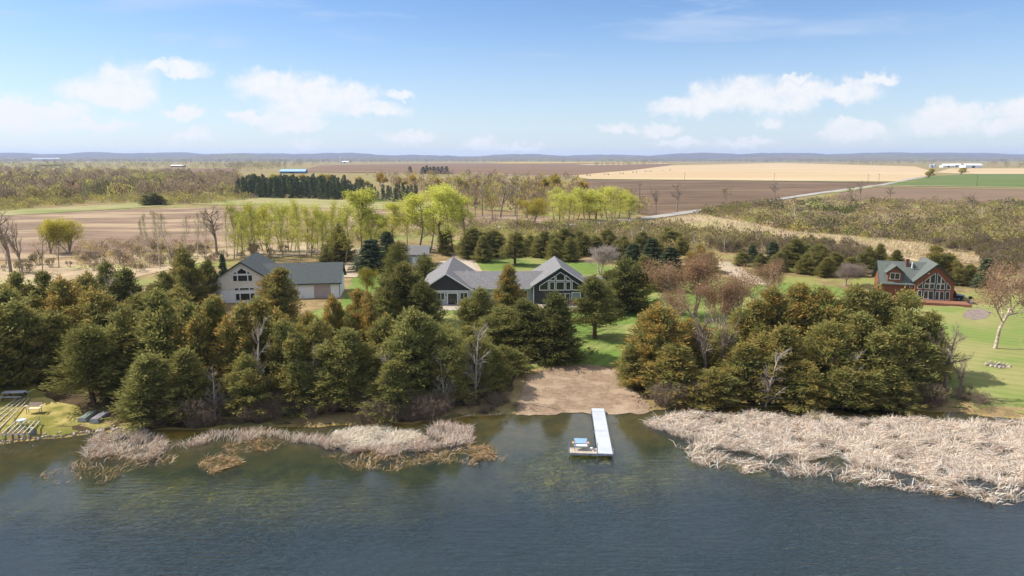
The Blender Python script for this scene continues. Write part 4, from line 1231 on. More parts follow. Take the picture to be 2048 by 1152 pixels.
# far willows in yellow leaf
FWIL = decid('far_willow', 61, H=12, stems=4, lean=0.35, leaves=10, lsize=(0.6, 1.2), lw=0.32, leaf=m_willow, bark=m_greybark, trunk_r=0.3, lspread=0.5, levels=((7, 0.3, 42, 0.5, 0.5), (5, 0.2, 42, 0.5, 0.5)), trunk_frac=0.62, joined=True, thick=1.4)
CNT = {}
for i, (x, top, base, w, hu) in enumerate(sorted([(1085, 352, 386, 40, .3), (1118, 343, 388, 48, .3), (1160, 358, 392, 46, .9), (1048, 356, 388, 34, .2), (760, 342, 372, 34, .8), (832, 346, 378, 34, .7), (800, 350, 376, 26, .5),
                                           (722, 350, 378, 30, .4), (882, 352, 384, 34, .9), (640, 345, 366, 30, .5), (662, 346, 366, 28, .4), (560, 347, 366, 26, .4), (515, 344, 366, 30, .5), (610, 346, 366, 28, .6), (540, 346, 366, 30, .3), (590, 347, 366, 30, .5),
                                           (1855, 334, 357, 26, .3), (1920, 333, 349, 30, .3), (925, 350, 384, 30, .4), (950, 356, 388, 26, .2), (205, 336, 350, 30, .1), (235, 338, 352, 26, .2), (260, 336, 350, 34, .1), (150, 345, 360, 26, .2)])):
    loc = at(x, base)
    h = top_z(top, loc.y) - loc.z
    r = w * loc.y / F_PX / 2
    place = 'beyond the spruce plantation' if x < 700 and x > 480 else ('in the wood behind the poplars' if 700 <= x < 1200 else ('in the right-hand stubble field' if x > 1800 else 'in the far left wood'))
    CNT[place] = CNT.get(place, 0) + 1
    single('willow_tree', FWIL, loc, f'yellow willow, {ORD[CNT[place]]} of those {place}', 'willow', 'yellow willows ' + place, s=(r / 5.5, r / 5.5, h / 12), hue=hu, shade=.8)

# spruce plantation
FSPR = [spruce('far_spruce_a', 71, H=12, R=2.6, layers=12, per=8, m=5, joined=True, spray=(0.7, 1.2), wid=0.3), spruce('far_spruce_b', 72, H=12, R=2.2, layers=13, per=8, m=5, joined=True, spray=(0.7, 1.2), wid=0.3)]
k = 0
for r_i, yb in enumerate([396, 393.5, 391, 388.5, 386, 383]):
    for x in np.arange(478 + 5 * (r_i % 2), 728, 10.5):
        loc = at(x + rr_.normal(0, 1.8), yb + rr_.normal(0, .5) + (3 if x > 640 else 0) - (x < 520) * 2)
        s = rr_.uniform(.72, 1.18) * (0.78 if x > 690 else 1.0)
        nth = ORD[1 + int((x - 478) / 10.5)]
        single('spruce', FSPR[k % 2], loc, f'dark spruce, {nth} from the left in the {ORD[r_i + 1]} row of the plantation', 'spruce', 'spruces of the plantation', s=(s * 1.0, s * 1.0, s * 1.0), shade=rr_.uniform(.75, 1.1), rust=.15)
        k += 1
for x in np.arange(738, 834, 5.0):
    loc = at(x + rr_.normal(0, 2), rr_.uniform(396, 404))
    s = rr_.uniform(.55, .85)
    single('spruce', FSPR[k % 2], loc, f'small dark spruce, {ORD[1 + int((x - 738) / 5)]} from the left in the loose group beside the plantation', 'spruce', 'small spruces beside the plantation', s=(s, s, s), shade=rr_.uniform(.75, 1.05), rust=.1)
    k += 1
for x in (846, 853, 860, 868, 876, 884, 893, 820):
    loc = at(x, 347.5 if x > 830 else 346)
    single('spruce', FSPR[k % 2], loc, 'dark evergreen standing alone on the far brown field' if x == 820 else f'dark evergreen, {ORD[1 + round((x - 846) / 7.6)]} from the left in the small far stand', 'spruce', 'evergreens on the far brown field', s=(2.2, 2.2, rr_.uniform(.95, 1.3)), shade=.8)
    k += 1
# ------------------------------------------------------------------ woods, thickets and reeds
def inpoly(P, poly):
    x, y = P[:, 0], P[:, 1]
    q = np.array(poly, float)
    inside = np.zeros(len(P), bool)
    j = len(q) - 1
    for i in range(len(q)):
        c = ((q[i, 1] > y) != (q[j, 1] > y)) & (x < (q[j, 0] - q[i, 0]) * (y - q[i, 1]) / (q[j, 1] - q[i, 1] + 1e-12) + q[i, 0])
        inside ^= c
        j = i
    return inside


def pix_sample(n, poly, rng, holes=()):
    """random ground spots whose density is even in the view"""
    q = np.array(poly, float)
    lo, hi = q.min(0), q.max(0)
    out = np.zeros((0, 2))
    while len(out) < n:
        P = rng.uniform(lo, hi, (n * 2, 2))
        ok = inpoly(P, poly)
        for h in holes:
            ok &= ~inpoly(P, h)
        out = np.concatenate([out, P[ok]])
    out = out[:n]
    G = at_many(out)
    return out, G


def tmpl_tree(rng, n=60, flatness=0.5):
    z = rng.uniform(0.22, 1.0, n)
    prof = np.sin(np.clip((z - 0.1) / 0.95, 0, 1) * math.pi) ** 0.6
    a = rng.uniform(0, 6.283, n)
    q = np.sqrt(rng.uniform(0.1, 1, n)) * prof
    P = np.column_stack([np.cos(a) * q, np.sin(a) * q, z])
    D = np.column_stack([np.cos(a) * q * 0.4, np.sin(a) * q * 0.4, np.full(n, 0.5)]) + rng.normal(0, 0.35, (n, 3))
    V, F = leafq(P - unit(D) * 0.08, D, rng.uniform(0.12, 0.24, n), rng.uniform(0.05, 0.13, n), rng)
    tv, tf = sticks([(0, 0, -0.02)], [(0, 0, 0.6)], 0.03, 0.015)
    V2, F2 = join([(V, F), (tv, tf)])
    return V2, F2, np.concatenate([rng.uniform(0.75, 1.25, n), np.full(len(tf), 0.5)])


def tmpl_bush(rng, n=90):
    """rounded twiggy dome"""
    a = rng.uniform(0, 6.283, n)
    q = np.sqrt(rng.uniform(0, 1, n))
    top = np.sqrt(np.clip(1 - q ** 2, 0.02, 1))
    z0 = top * rng.uniform(0.0, 1.0, n) ** .5 * .92
    lob = 1 + .18 * np.sin(a * 3 + rng.uniform(0, 6)) + .12 * np.sin(a * 5)
    P = np.column_stack([np.cos(a) * q * lob, np.sin(a) * q * lob, z0])
    D = np.column_stack([np.cos(a) * q, np.sin(a) * q, np.full(n, 0.5)]) * .5 + rng.normal(0, 0.4, (n, 3))
    V, F = leafq(P, D, rng.uniform(0.14, 0.3, n), rng.uniform(0.035, 0.085, n), rng)
    V[:, 2] = np.maximum(V[:, 2], 0)
    return V, F, rng.uniform(0.75, 1.25, n)


def mass(name, G, h, r, cols, tmpls, rng, label, cat):
    Vs, Fs, Cs, off = [], [], [], 0
    n = len(G)
    rot = rng.uniform(0, 6.283, n)
    pick = rng.integers(0, len(tmpls), n)
    for k, (tv, tf, tc_) in enumerate(tmpls):
        I = np.where(pick == k)[0]
        if not len(I):
            continue
        c, s = np.cos(rot[I])[:, None], np.sin(rot[I])[:, None]
        X = (tv[None, :, 0] * c - tv[None, :, 1] * s) * r[I][:, None] + G[I, 0][:, None]
        Y = (tv[None, :, 0] * s + tv[None, :, 1] * c) * r[I][:, None] + G[I, 1][:, None]
        Z = tv[None, :, 2] * h[I][:, None] + G[I, 2][:, None]
        V = np.stack([X, Y, Z], -1).reshape(-1, 3)
        F = (tf[None] + (np.arange(len(I)) * len(tv))[:, None, None]).reshape(-1, 4) + off
        C = (cols[I][:, None, :] * tc_[None, :, None]).reshape(-1, 3)
        off += len(V)
        Vs.append(V); Fs.append(F); Cs.append(C)
    o = link(name, mesh_np(name, np.concatenate(Vs), np.concatenate(Fs), [m_mass], cols=np.concatenate(Cs)))
    tag(o, label, cat, kind='stuff')
    return o


def palette(rng, n, pal, G=None, gain=1.3):
    pal = [(srgb(*c[:3]), c[3]) for c in pal]
    wgt = np.array([p[1] for p in pal], float)
    i = rng.choice(len(pal), n, p=wgt / wgt.sum())
    if G is not None:      # neighbours tend to be of one kind
        f = np.sin(G[:, 0] * .06 + 2 * np.sin(G[:, 1] * .011)) + np.sin(G[:, 1] * .019 + 1.7 * np.sin(G[:, 0] * .05)) + rng.normal(0, .55, n)
        q = np.argsort(np.argsort(f)) / max(n, 1)
        i = np.searchsorted(np.cumsum(wgt / wgt.sum()), q * .999)
    c = np.array([p[0] for p in pal])[i]
    return np.clip(c * rng.uniform(0.68, 1.3, (n, 1)) * gain, 0, .85)


rg = np.random.default_rng(99)
TT = [tmpl_tree(rg, 70) for _ in range(5)]
TB = [tmpl_bush(rg, 95) for _ in range(5)]
TS = [tmpl_tree(rg, 22) for _ in range(4)]
WOOD = [(142, 126, 100, 5), (126, 111, 93, 3), (152, 140, 96, 3), (158, 152, 84, 3), (132, 109, 88, 2), (112, 112, 76, 1)]
BRUSH = [(126, 116, 76, 4), (124, 110, 84, 4), (136, 130, 76, 3), (104, 98, 62, 3), (132, 114, 98, 4), (148, 136, 76, 1), (84, 88, 50, 2)]

# left wood behind the ploughed field
pp, G = pix_sample(1500, [(-260, 340), (60, 338), (250, 340), (300, 348), (470, 350), (490, 378), (478, 396), (400, 392), (250, 398), (100, 403), (-260, 412)], rg)
mass('woodland', G, rg.uniform(6, 11, len(G)), rg.uniform(3, 5.5, len(G)), palette(rg, len(G), WOOD, G), TT, rg, 'leafless brown wood stretching along the far left plain', 'woodland')
pp, G = pix_sample(520, [(-200, 400), (100, 396), (300, 392), (470, 388), (560, 390), (470, 404), (370, 410), (200, 412), (60, 420), (-200, 432)], rg, [gpx for gpx in ([(150, 408), (330, 405), (330, 414), (180, 424), (0, 434), (-100, 436)],)])
mass('scrub', G, rg.uniform(2, 4.5, len(G)), rg.uniform(2, 3.6, len(G)), palette(rg, len(G), [(154, 146, 78, 4), (140, 130, 84, 3), (130, 116, 92, 2), (168, 158, 84, 2)]), TB, rg, 'yellow-olive scrub in front of the far left wood', 'scrub')
pp, G = pix_sample(150, [(130, 490), (300, 482), (420, 486), (430, 510), (300, 536), (150, 538)], rg)
mass('scrub', G, rg.uniform(1.0, 2.6, len(G)), rg.uniform(.9, 1.9, len(G)), palette(rg, len(G), [(158, 136, 116, 4), (170, 152, 100, 3), (150, 128, 108, 3)], G), TB, rg, 'pinkish and yellow dry scrub at the near edge of the left field', 'scrub')
# wood in the middle distance behind the poplars
pp, G = pix_sample(420, [(730, 352), (900, 352), (1160, 360), (1175, 400), (1300, 420), (1290, 434), (1120, 428), (960, 424), (880, 412), (850, 396), (780, 376)], rg)
mass('woodland', G, rg.uniform(5, 10, len(G)), rg.uniform(2.2, 4, len(G)), palette(rg, len(G), [(150, 132, 104, 4), (156, 148, 84, 4), (136, 116, 96, 3), (168, 146, 74, 2)]), TT, rg, 'mixed budding wood behind the lime-green poplars', 'woodland')
# brush behind the houses
pp, G = pix_sample(420, [(690, 462), (800, 452), (1000, 446), (1180, 452), (1280, 448), (1340, 470), (1420, 480), (1420, 510), (1330, 500), (1190, 505), (940, 478), (900, 466), (800, 480), (700, 490)], rg, [[(840, 478), (950, 478), (960, 520), (840, 520)]])
mass('scrub', G, rg.uniform(1.6, 3.6, len(G)), rg.uniform(1.3, 2.4, len(G)), palette(rg, len(G), [(152, 138, 96, 4), (140, 124, 100, 3), (160, 154, 90, 3), (128, 124, 78, 2)], G), TB, rg, 'tan and olive brush between the back lawn and the road', 'scrub')
pp, G = pix_sample(90, [(1400, 424), (1460, 415), (1560, 401), (1565, 406), (1480, 421), (1410, 430)], rg)
mass('scrub', G, rg.uniform(2.0, 4.0, len(G)), rg.uniform(1.8, 3.2, len(G)), palette(rg, len(G), BRUSH, G), TB, rg, 'shrubs along the near side of the road, hiding part of it', 'scrub')
pp, G = pix_sample(60, [(1000, 453), (1150, 455), (1285, 445), (1285, 452), (1150, 462), (1000, 460)], rg)
mass('scrub', G, rg.uniform(1.6, 3.0, len(G)), rg.uniform(1.4, 2.4, len(G)), palette(rg, len(G), BRUSH, G), TB, rg, 'shrubs at the foot of the lime-green grove by the road', 'scrub')
# tree belts on the plain, several kilometres off
belts = [([(-300, 331), (40, 329), (300, 328), (520, 327), (560, 330), (560, 339), (300, 337), (40, 340), (-300, 342)], 520, (7, 13), [(146, 150, 82, 4), (164, 160, 80, 3), (136, 116, 96, 3), (110, 112, 70, 2)]),
         ([(-300, 323), (500, 322), (1100, 322), (2350, 321), (2350, 325.5), (1560, 325.5), (1350, 325.5), (1000, 326), (640, 327), (500, 326.5), (-300, 328)], 1500, (8, 14), [(128, 120, 96, 4), (142, 138, 92, 3), (112, 108, 84, 3), (150, 130, 100, 2)]),
         ([(1185, 331.5), (1250, 329), (1340, 328), (1338, 329.5), (1260, 332), (1190, 333)], 70, (9, 14), [(146, 146, 88, 3), (130, 118, 94, 2)]),
         ([(400, 330), (640, 326), (690, 328), (600, 333), (560, 340), (480, 344)], 160, (8, 13), [(134, 120, 100, 4), (146, 138, 92, 2)]),
         ([(1700, 326), (1870, 325), (1870, 329), (1700, 330.5)], 90, (9, 14), [(150, 142, 96, 3), (136, 122, 100, 2)]),
         ([(1970, 327), (2300, 326), (2300, 335.5), (1970, 335)], 110, (9, 14), [(156, 116, 76, 3), (92, 100, 66, 3), (134, 122, 94, 2)])]
for i, (poly, n, hh, pal) in enumerate(belts):
    pp, G = pix_sample(n, poly, rg)
    mass('tree_belt', G, rg.uniform(*hh, n) * (1.45 if i == 1 else 1.15), rg.uniform(5, 9, n) * (1.5 if i == 1 else 1.0), palette(rg, n, pal), TS, rg, ['yellow-green tree belt beyond the far left wood', 'grey-green belt of trees below the hills', 'hedgerow between the far brown fields',
         'bare trees round the blue-roofed shed', 'trees left of the white farm', 'reddish trees and evergreens right of the white farm'][i], 'tree belt')

# the thicket on the right: the nearest shrubs one by one, the rest as one mass
STRAW = [(1290, 444), (1400, 430), (1480, 444), (1560, 462), (1700, 475), (1850, 490), (1965, 520), (1900, 533), (1740, 503), (1560, 480), (1400, 464)]
ROADH = [(960, 450), (1200, 443), (1290, 432), (1560, 394), (1700, 374), (1720, 384), (1560, 404), (1400, 428), (1300, 445), (1200, 456), (960, 464)]
HOUSE = [(1730, 505), (1960, 505), (1990, 640), (1700, 640)]
PATH = [(1430, 520), (1480, 530), (1540, 570), (1540, 640), (1400, 640)]
pp, G = pix_sample(1350, [(1290, 452), (1330, 436), (1500, 408), (1640, 396), (1720, 400), (1900, 404), (2160, 409), (2160, 540), (2060, 552), (1960, 548), (1760, 530), (1560, 508), (1420, 505), (1330, 490), (1180, 470), (960, 466), (980, 458), (1200, 458)], rg, [STRAW, ROADH, HOUSE, PATH])
order = np.argsort(G[:, 1])
pp, G = pp[order], G[order]
near = min(300, len(G))
BU = [bush('thicket_shrub_a', 81, stems=26, twigs=4, buds=3, rs=0.03, lsize=(0.2, 0.42), lw=0.085), bush('thicket_shrub_b', 82, stems=26, twigs=4, buds=4, rs=0.03, lsize=(0.2, 0.42), lw=0.085, R=2.3),
      bush('thicket_shrub_c', 83, stems=30, twigs=4, buds=1, rs=0.03), bush('thicket_shrub_d', 84, stems=24, twigs=5, buds=4, rs=0.028, lsize=(0.2, 0.42), lw=0.085, H=3.6)]
CNT2 = {}
for i in sorted(range(near), key=lambda q: pp[q][0]):
    s = rg.uniform(.6, 1.15)
    x = pp[i][0]
    where = 'left of the gravel path' if x < 1420 else ('behind the cedar belt' if x < 1740 else ('behind the red house' if x < 1960 else 'beyond the red house'))
    hu = rg.uniform(0, 1)
    look = ('tall' if s > 1 else ('low' if s < .75 else 'medium')) + (' yellow-olive' if hu < .33 else (' olive-brown' if hu < .66 else ' greyish-brown'))
    CNT2[look + where] = CNT2.get(look + where, 0) + 1
    single('thicket_shrub', BU[i % 4], G[i], f'{look} shrub, {ORD[CNT2[look + where]]} from left in the thicket {where}', 'shrub', f'thicket shrubs {where}', s=(s, s, s * rg.uniform(.8, 1.1)), hue=hu, shade=rg.uniform(.75, 1.1))
G2 = G[near:]
mass('thicket', G2, rg.uniform(1.6, 4.2, len(G2)), rg.uniform(1.7, 4.0, len(G2)), palette(rg, len(G2), BRUSH, G2), TB, rg, 'olive-brown budding thicket covering the marsh on the right', 'thicket')

# shrubs on the dry ground left
pp, G = pix_sample(60, [(-40, 540), (150, 520), (260, 500), (440, 500), (640, 500), (690, 490), (640, 512), (430, 525), (300, 545), (100, 560)], rg)
for i, g in enumerate(sorted(G.tolist())):
    s = rg.uniform(.4, .95)
    single('dry_shrub', BU[i % 4], g, f'pinkish-brown dry shrub, {ORD[i + 1]} from the left on the straw-coloured ground behind the grove', 'shrub', 'dry shrubs behind the left grove', s=(s, s, s), hue=rg.uniform(.4, 1), shade=rg.uniform(1., 1.3))

# leafless brush along the water's edge
BRW = [bush('shore_brush_a', 91, H=2.2, R=1.5, stems=60, twigs=7, buds=0, rs=0.014), bush('shore_brush_b', 92, H=2.6, R=1.7, stems=55, twigs=8, buds=1, rs=0.014, lsize=(.1, .2), lw=.04), bush('shore_brush_c', 93, H=1.5, R=1.4, stems=70, twigs=6, buds=0, rs=0.013)]


def brush_line(x0, x1, n, s0, s1, place, grp):
    for i, x in enumerate(np.sort(rg.uniform(x0, x1, n))):
        y = float(shore_y(x)) + rg.uniform(s0, s1)
        s = rg.uniform(.6, 1.1) * (.5 if -5 < x < 1 else 1)
        single('shore_brush', BRW[i % 3], (x, y, float(gz(x, y)) - .02), f'bare brown brush, {ORD[i + 1]} from the left at the water {place}', 'brush', grp, s=(s, s, s * rg.uniform(.8, 1.2)), shade=1.0, hue=.9)


brush_line(-36, -2, 62, 0.1, 2.8, 'under the left grove', 'brush under the left grove')
brush_line(-5, 0.4, 12, 0.4, 4.5, 'left of the beach', 'brush left of the beach')
brush_line(14.8, 41, 46, 0.1, 2.6, 'under the right grove', 'brush under the right grove')
brush_line(41, 50, 9, 0.2, 3.0, 'by the right lawn', 'brush at the right lawn corner')

# ------------------------------------------------------------------ reeds
def reeds(name, spots, rng, Lr, lean, flat_, wid, pal, label, flow=0.0, z0=-0.1):
    """dead blades that rise and then bend over"""
    n = len(spots)
    P = np.column_stack([spots, np.full(n, z0)])
    fa = flow + 1.3 * np.sin(spots[:, 0] * 0.85 + 0.8 * np.sin(spots[:, 1] * 0.7)) + 1.2 * np.sin(spots[:, 1] * 0.8 + 1.3) + rng.normal(0, 1.1, n)
    h = np.column_stack([np.cos(fa), np.sin(fa), np.zeros(n)])
    L = rng.uniform(*Lr, n)[:, None]
    ln = rng.uniform(*lean, n)[:, None]
    d1 = unit(h * ln + np.array([0, 0, 1.0]))
    M = P + d1 * L * 0.55
    fl = rng.uniform(*flat_, n)[:, None]
    d2 = unit(h * (ln + fl) + np.array([0, 0, 1.0]) * (1.0 - 0.62 * fl))
    E = M + d2 * L * 0.5
    E[:, 2] = np.maximum(E[:, 2], 0.03)
    S = unit(np.cross(d1, rng.normal(0, 1, (n, 3)))) * (rng.uniform(0.6, 1.3, n)[:, None] * wid)
    V = np.stack([P - S * .7, P + S * .7, M + S, M - S, E + S * .3, E - S * .3], 1).reshape(-1, 3)
    b = (np.arange(n) * 6)[:, None]
    F = np.concatenate([b + np.array([[0, 1, 2, 3]]), b + np.array([[3, 2, 4, 5]])], 0)
    c = palette(rng, n, pal, gain=1.0)
    o = link(name, mesh_np(name, V, F, [m_mass], cols=np.concatenate([c, c])))
    tag(o, label, 'reeds', kind='stuff')
    return o


def spots_in(poly_px, n, rng, z=0.35, amp=0.5):
    q = [tuple(flat(x, y, z)[:2]) for x, y in poly_px]
    q = ragged(q, amp, 1.2, 5)
    qa = np.array(q)
    out = np.zeros((0, 2))
    while len(out) < n:
        P = rng.uniform(qa.min(0), qa.max(0), (n * 2, 2))
        # clumpy: leave thin places
        keep = inpoly(P, q) & (rng.uniform(0, 1, len(P)) < 0.5 + 0.62 * np.sin(P[:, 0] * 1.3 + 1.5 * np.sin(P[:, 1])) * np.sin(P[:, 1] * 1.7 + np.sin(P[:, 0] * .8)))
        out = np.concatenate([out, P[keep]])
    return out[:n]


STR = [(230, 213, 196, 5), (220, 202, 184, 4), (202, 178, 160, 3), (240, 228, 214, 3), (158, 130, 108, 1)]
RP = [(1284, 838), (1310, 826), (1440, 824), (1600, 828), (1800, 832), (1950, 840), (2060, 832), (2250, 850), (2250, 1030), (2120, 988), (2048, 962), (1990, 956), (1950, 952), (1880, 960), (1800, 938), (1720, 926), (1660, 902), (1600, 916), (1480, 902), (1400, 890), (1345, 868), (1305, 850)]
reeds('reed_bed', spots_in(RP, 76000, rg), rg, (0.45, 1.15), (0.25, 1.5), (0.4, 1.6), 0.018, STR, 'large bed of pale bent-over dead reeds right of the dock')
reeds('reed_fringe', spots_in([(1345, 880), (1480, 915), (1600, 930), (1720, 930), (1800, 955), (1960, 965), (2048, 975), (2060, 1000), (1900, 992), (1800, 975), (1660, 955), (1560, 950), (1450, 935), (1380, 910)], 2600, rg, amp=.6), rg, (0.6, 1.2), (0.5, 1.4), (0.5, 1.5), 0.022, STR + [(140, 112, 80, 4)], 'broken brown reed stalks along the edge of the large reed bed')
reeds('reed_bed', spots_in([(640, 868), (680, 853), (760, 855), (835, 860), (830, 882), (760, 890), (690, 888)], 6500, rg), rg, (0.5, 1.0), (0.7, 1.6), (0.6, 1.5), 0.022, [(236, 222, 204, 5), (222, 204, 182, 3)], 'pale matted reeds in the middle of the left reed band', flow=0.3)
reeds('reed_bed', spots_in([(592, 872), (650, 862), (700, 890), (820, 888), (850, 856), (930, 844), (955, 862), (945, 884), (880, 893), (800, 904), (700, 902), (630, 888)], 6500, rg), rg, (0.4, 1.05), (0.1, 0.9), (0.1, 1.2), 0.018, STR + [(176, 140, 124, 4)], 'pinkish upright reeds of the left reed band')
reeds('reed_bed', spots_in([(165, 878), (200, 862), (270, 866), (330, 874), (348, 890), (300, 908), (235, 915), (170, 900)], 3600, rg), rg, (0.4, 1.1), (0.15, 1.0), (0.2, 1.2), 0.019, STR + [(170, 140, 110, 4)], 'tuft of dead reeds by the stony left shore')
reeds('reed_line', spots_in([(345, 882), (420, 862), (520, 856), (600, 862), (600, 876), (520, 872), (430, 880), (360, 896)], 1500, rg), rg, (0.35, 0.95), (0.1, 0.6), (0.2, 1.0), 0.02, STR + [(170, 140, 110, 4)], 'thin line of dead reeds below the left grove')
for poly, n, lab in (([(50, 955), (110, 935), (200, 905), (330, 905), (340, 930), (250, 950), (130, 975)], 420, 'scattered drowned reed stalks on the left shallows'),
                     ([(385, 930), (420, 908), (470, 908), (480, 925), (430, 942)], 620, 'small patch of bent tan reeds standing in open water'),
                     ([(440, 888), (520, 872), (560, 884), (540, 900), (460, 908)], 300, 'thin brown reeds between the shore and the open patch'),
                     ([(640, 905), (820, 900), (990, 905), (1000, 930), (860, 930), (720, 945), (650, 920)], 800, 'broken reed stalks in front of the left reed band'),
                     ([(930, 885), (985, 890), (990, 915), (940, 915)], 500, 'loose reed tuft at the right end of the left band')):
    reeds('reed_stalks', spots_in(poly, n, rg, z=0.1, amp=.5), rg, (0.4, 1.0), (0.5, 1.6), (0.4, 1.5), 0.022, [(190, 160, 120, 4), (160, 130, 84, 4), (212, 190, 160, 3)], lab)
# dead cattails in the marsh on the right
pp, G = pix_sample(9000, STRAW, rg)
reeds('marsh_cattails', G[:, :2], rg, (0.8, 1.6), (0.3, 0.9), (0.3, 1.2), 0.06, [(206, 186, 160, 5), (180, 160, 130, 3), (196, 180, 130, 2), (150, 146, 92, 1)], 'pale dead cattails in the marsh beyond the red house', z0=1.5)

# stones along the water
def stones(name, n, fx, size, rng, label, mat):
    mb = MB()
    for i in range(n):
        x, y, s = fx(rng)
        z = float(gz(x, y))
        s *= rng.uniform(*size)
        k = 6
        top = [(x + math.cos(a) * s * rng.uniform(.7, 1.2), y + math.sin(a) * s * rng.uniform(.6, 1.), z - .1) for a in np.linspace(0, 6.283, k, endpoint=False)]
        up_ = [(x + math.cos(a) * s * rng.uniform(.4, .7), y + math.sin(a) * s * rng.uniform(.4, .7), z + s * rng.uniform(.5, .9)) for a in np.linspace(0, 6.283, k, endpoint=False)]
        mb.add(top + up_, [tuple(range(k, 2 * k))] + [(j, (j + 1) % k, k + (j + 1) % k, k + j) for j in range(k)])
    o = mb.build(name, mat)
    tag(o, label, 'stones', kind='stuff')


m_stone = pm('stone', srgb(190, 178, 160), srgb(140, 128, 112), 2.0, 0.9, spec=0.1, coord='World')


def _left(r):
    x = r.uniform(-62, -35.0)
    return x, float(shore_y(x)) + r.normal(0.1, .14), 1.0


def _beach(r):
    x = r.uniform(-5, 15.5)
    return x, float(shore_y(x)) + r.normal(0.0, .12), 1.0


stones('shore_stones', 230, _left, (.08, .24), rg, 'line of pale stones edging the left lawn at the water', m_stone)
stones('beach_stones', 260, _beach, (.03, .10), rg, 'small stones and wrack along the edge of the beach', m_stone)
# ------------------------------------------------------------------ buildings
m_roofgrey = pm('roof_shingle_grey', srgb(124, 122, 123), srgb(106, 104, 105), 3.0, 0.9, 0.02, 9.0, spec=0.15, c3=srgb(114, 111, 110), s3=1.0)
m_roofdark = pm('roof_shingle_slate', srgb(84, 88, 88), srgb(74, 79, 80), 2.5, 0.9, 0.02, 9.0, spec=0.15, c3=srgb(79, 84, 82), s3=0.6)
m_roofgreen = pm('roof_shingle_green', srgb(100, 105, 100), srgb(86, 92, 88), 3.0, 0.9, 0.02, 9.0, spec=0.15, c3=srgb(93, 97, 92), s3=0.7)
m_sidegreen = pm('siding_dark_green', srgb(66, 66, 70), srgb(60, 60, 64), 2.0, 0.8, spec=0.2, wave=('Z', 1.6, 0.02))
m_sidegrey = pm('siding_blue_grey', srgb(176, 184, 192), srgb(164, 172, 182), 2.0, 0.8, spec=0.2, wave=('Z', 1.6, 0.02))
m_sidetan = pm('siding_beige', srgb(226, 216, 200), srgb(216, 206, 190), 1.5, 0.75, spec=0.2, wave=('X', 0.9, 0.025))
m_sidewhite = pm('siding_white', srgb(236, 235, 232), srgb(228, 227, 225), 1.5, 0.75, spec=0.2, wave=('X', 0.9, 0.025))
m_log = pm('log_siding', srgb(146, 98, 72), srgb(122, 80, 58), 3.0, 0.8, spec=0.2, stretch=(0.5, 0.5, 3), wave=('Z', 1.3, 0.05))
m_trimw = pm('trim_white', srgb(236, 236, 232), srgb(224, 224, 222), 2.0, 0.7)
m_trimg = pm('trim_green', srgb(52, 84, 80), srgb(44, 72, 70), 2.0, 0.7)
m_trimdg = pm('trim_dark_green', srgb(46, 66, 60), srgb(40, 58, 54), 2.0, 0.7)
m_glass = pm('window_glass', (0.018, 0.02, 0.02), (0.03, 0.034, 0.03), 0.8, 0.06, spec=0.6)
m_glassblue = pm('window_shade_teal', srgb(120, 146, 146), srgb(104, 132, 134), 1.5, 0.2, spec=0.5)
m_gdoor = pm('garage_door_taupe', srgb(176, 160, 156), srgb(168, 152, 148), 1.0, 0.7, wave=('Z', 0.33, 0.03))
m_black = pm('black_paint', srgb(36, 38, 44), srgb(28, 30, 34), 1.0, 0.5)
m_found = pm('foundation', srgb(168, 162, 154), srgb(150, 144, 138), 2.0, 0.9)


def poff(P, d):
    """outline of a convex polygon moved outward by d"""
    n = len(P)
    cx = sum(p[0] for p in P) / n
    cz = sum(p[1] for p in P) / n
    L = []
    for i in range(n):
        (x0, z0), (x1, z1) = P[i], P[(i + 1) % n]
        nx_, nz_ = z1 - z0, -(x1 - x0)
        l = math.hypot(nx_, nz_)
        nx_, nz_ = nx_ / l, nz_ / l
        if (x0 - cx) * nx_ + (z0 - cz) * nz_ < 0:
            nx_, nz_ = -nx_, -nz_
        L.append((nx_, nz_, nx_ * x0 + nz_ * z0 + d))
    out = []
    for i in range(n):
        a, b = L[i - 1], L[i]
        det = a[0] * b[1] - a[1] * b[0]
        out.append(((a[2] * b[1] - b[2] * a[1]) / det, (a[0] * b[2] - b[0] * a[2]) / det))
    return out


def ccw(P):
    s = sum(P[i][0] * P[(i + 1) % len(P)][1] - P[(i + 1) % len(P)][0] * P[i][1] for i in range(len(P)))
    return list(P) if s > 0 else list(P)[::-1]


def window(parent, P, y, mat=None, fw=0.09, name='window', frame=None, proud=0.07, label=None):
    """framed pane in a wall whose face is at y (front looks to -y)"""
    P = ccw(P)
    O = poff(P, fw)
    n = len(P)
    V = [(x, y - proud, z) for x, z in P] + [(x, y - proud, z) for x, z in O] + [(x, y + .02, z) for x, z in P] + [(x, y + .02, z) for x, z in O]
    F = []
    for i in range(n):
        j = (i + 1) % n
        F += [(i, n + i, n + j, j)[::-1], (n + i, 3 * n + i, 3 * n + j, n + j)[::-1], (i, j, 2 * n + j, 2 * n + i)[::-1]]
    f = link(name, mesh_py(name, V, F, [frame or m_trimw]), parent)
    mb = MB()
    mb.prism(poff(P, 0.01), y - 0.02, y + 0.03)
    mb.build('pane', mat or m_glass, f)
    if label:
        f['label'] = label
    return f


def rect(x0, x1, z0, z1):
    return [(x0, z0), (x1, z0), (x1, z1), (x0, z1)]


def gable_roof(parent, cx, hw, y0, y1, zr, slope, mat, th=0.16, name='roof'):
    """two slopes along y; hw is the half width with the overhang"""
    mb = MB()
    ze = zr - slope * hw
    mb.prism([(cx, zr), (cx - hw, ze), (cx - hw, ze - th), (cx, zr - th)], y0, y1)
    mb.prism([(cx, zr), (cx, zr - th), (cx + hw, ze - th), (cx + hw, ze)], y0, y1)
    return mb.build(name, mat, parent)


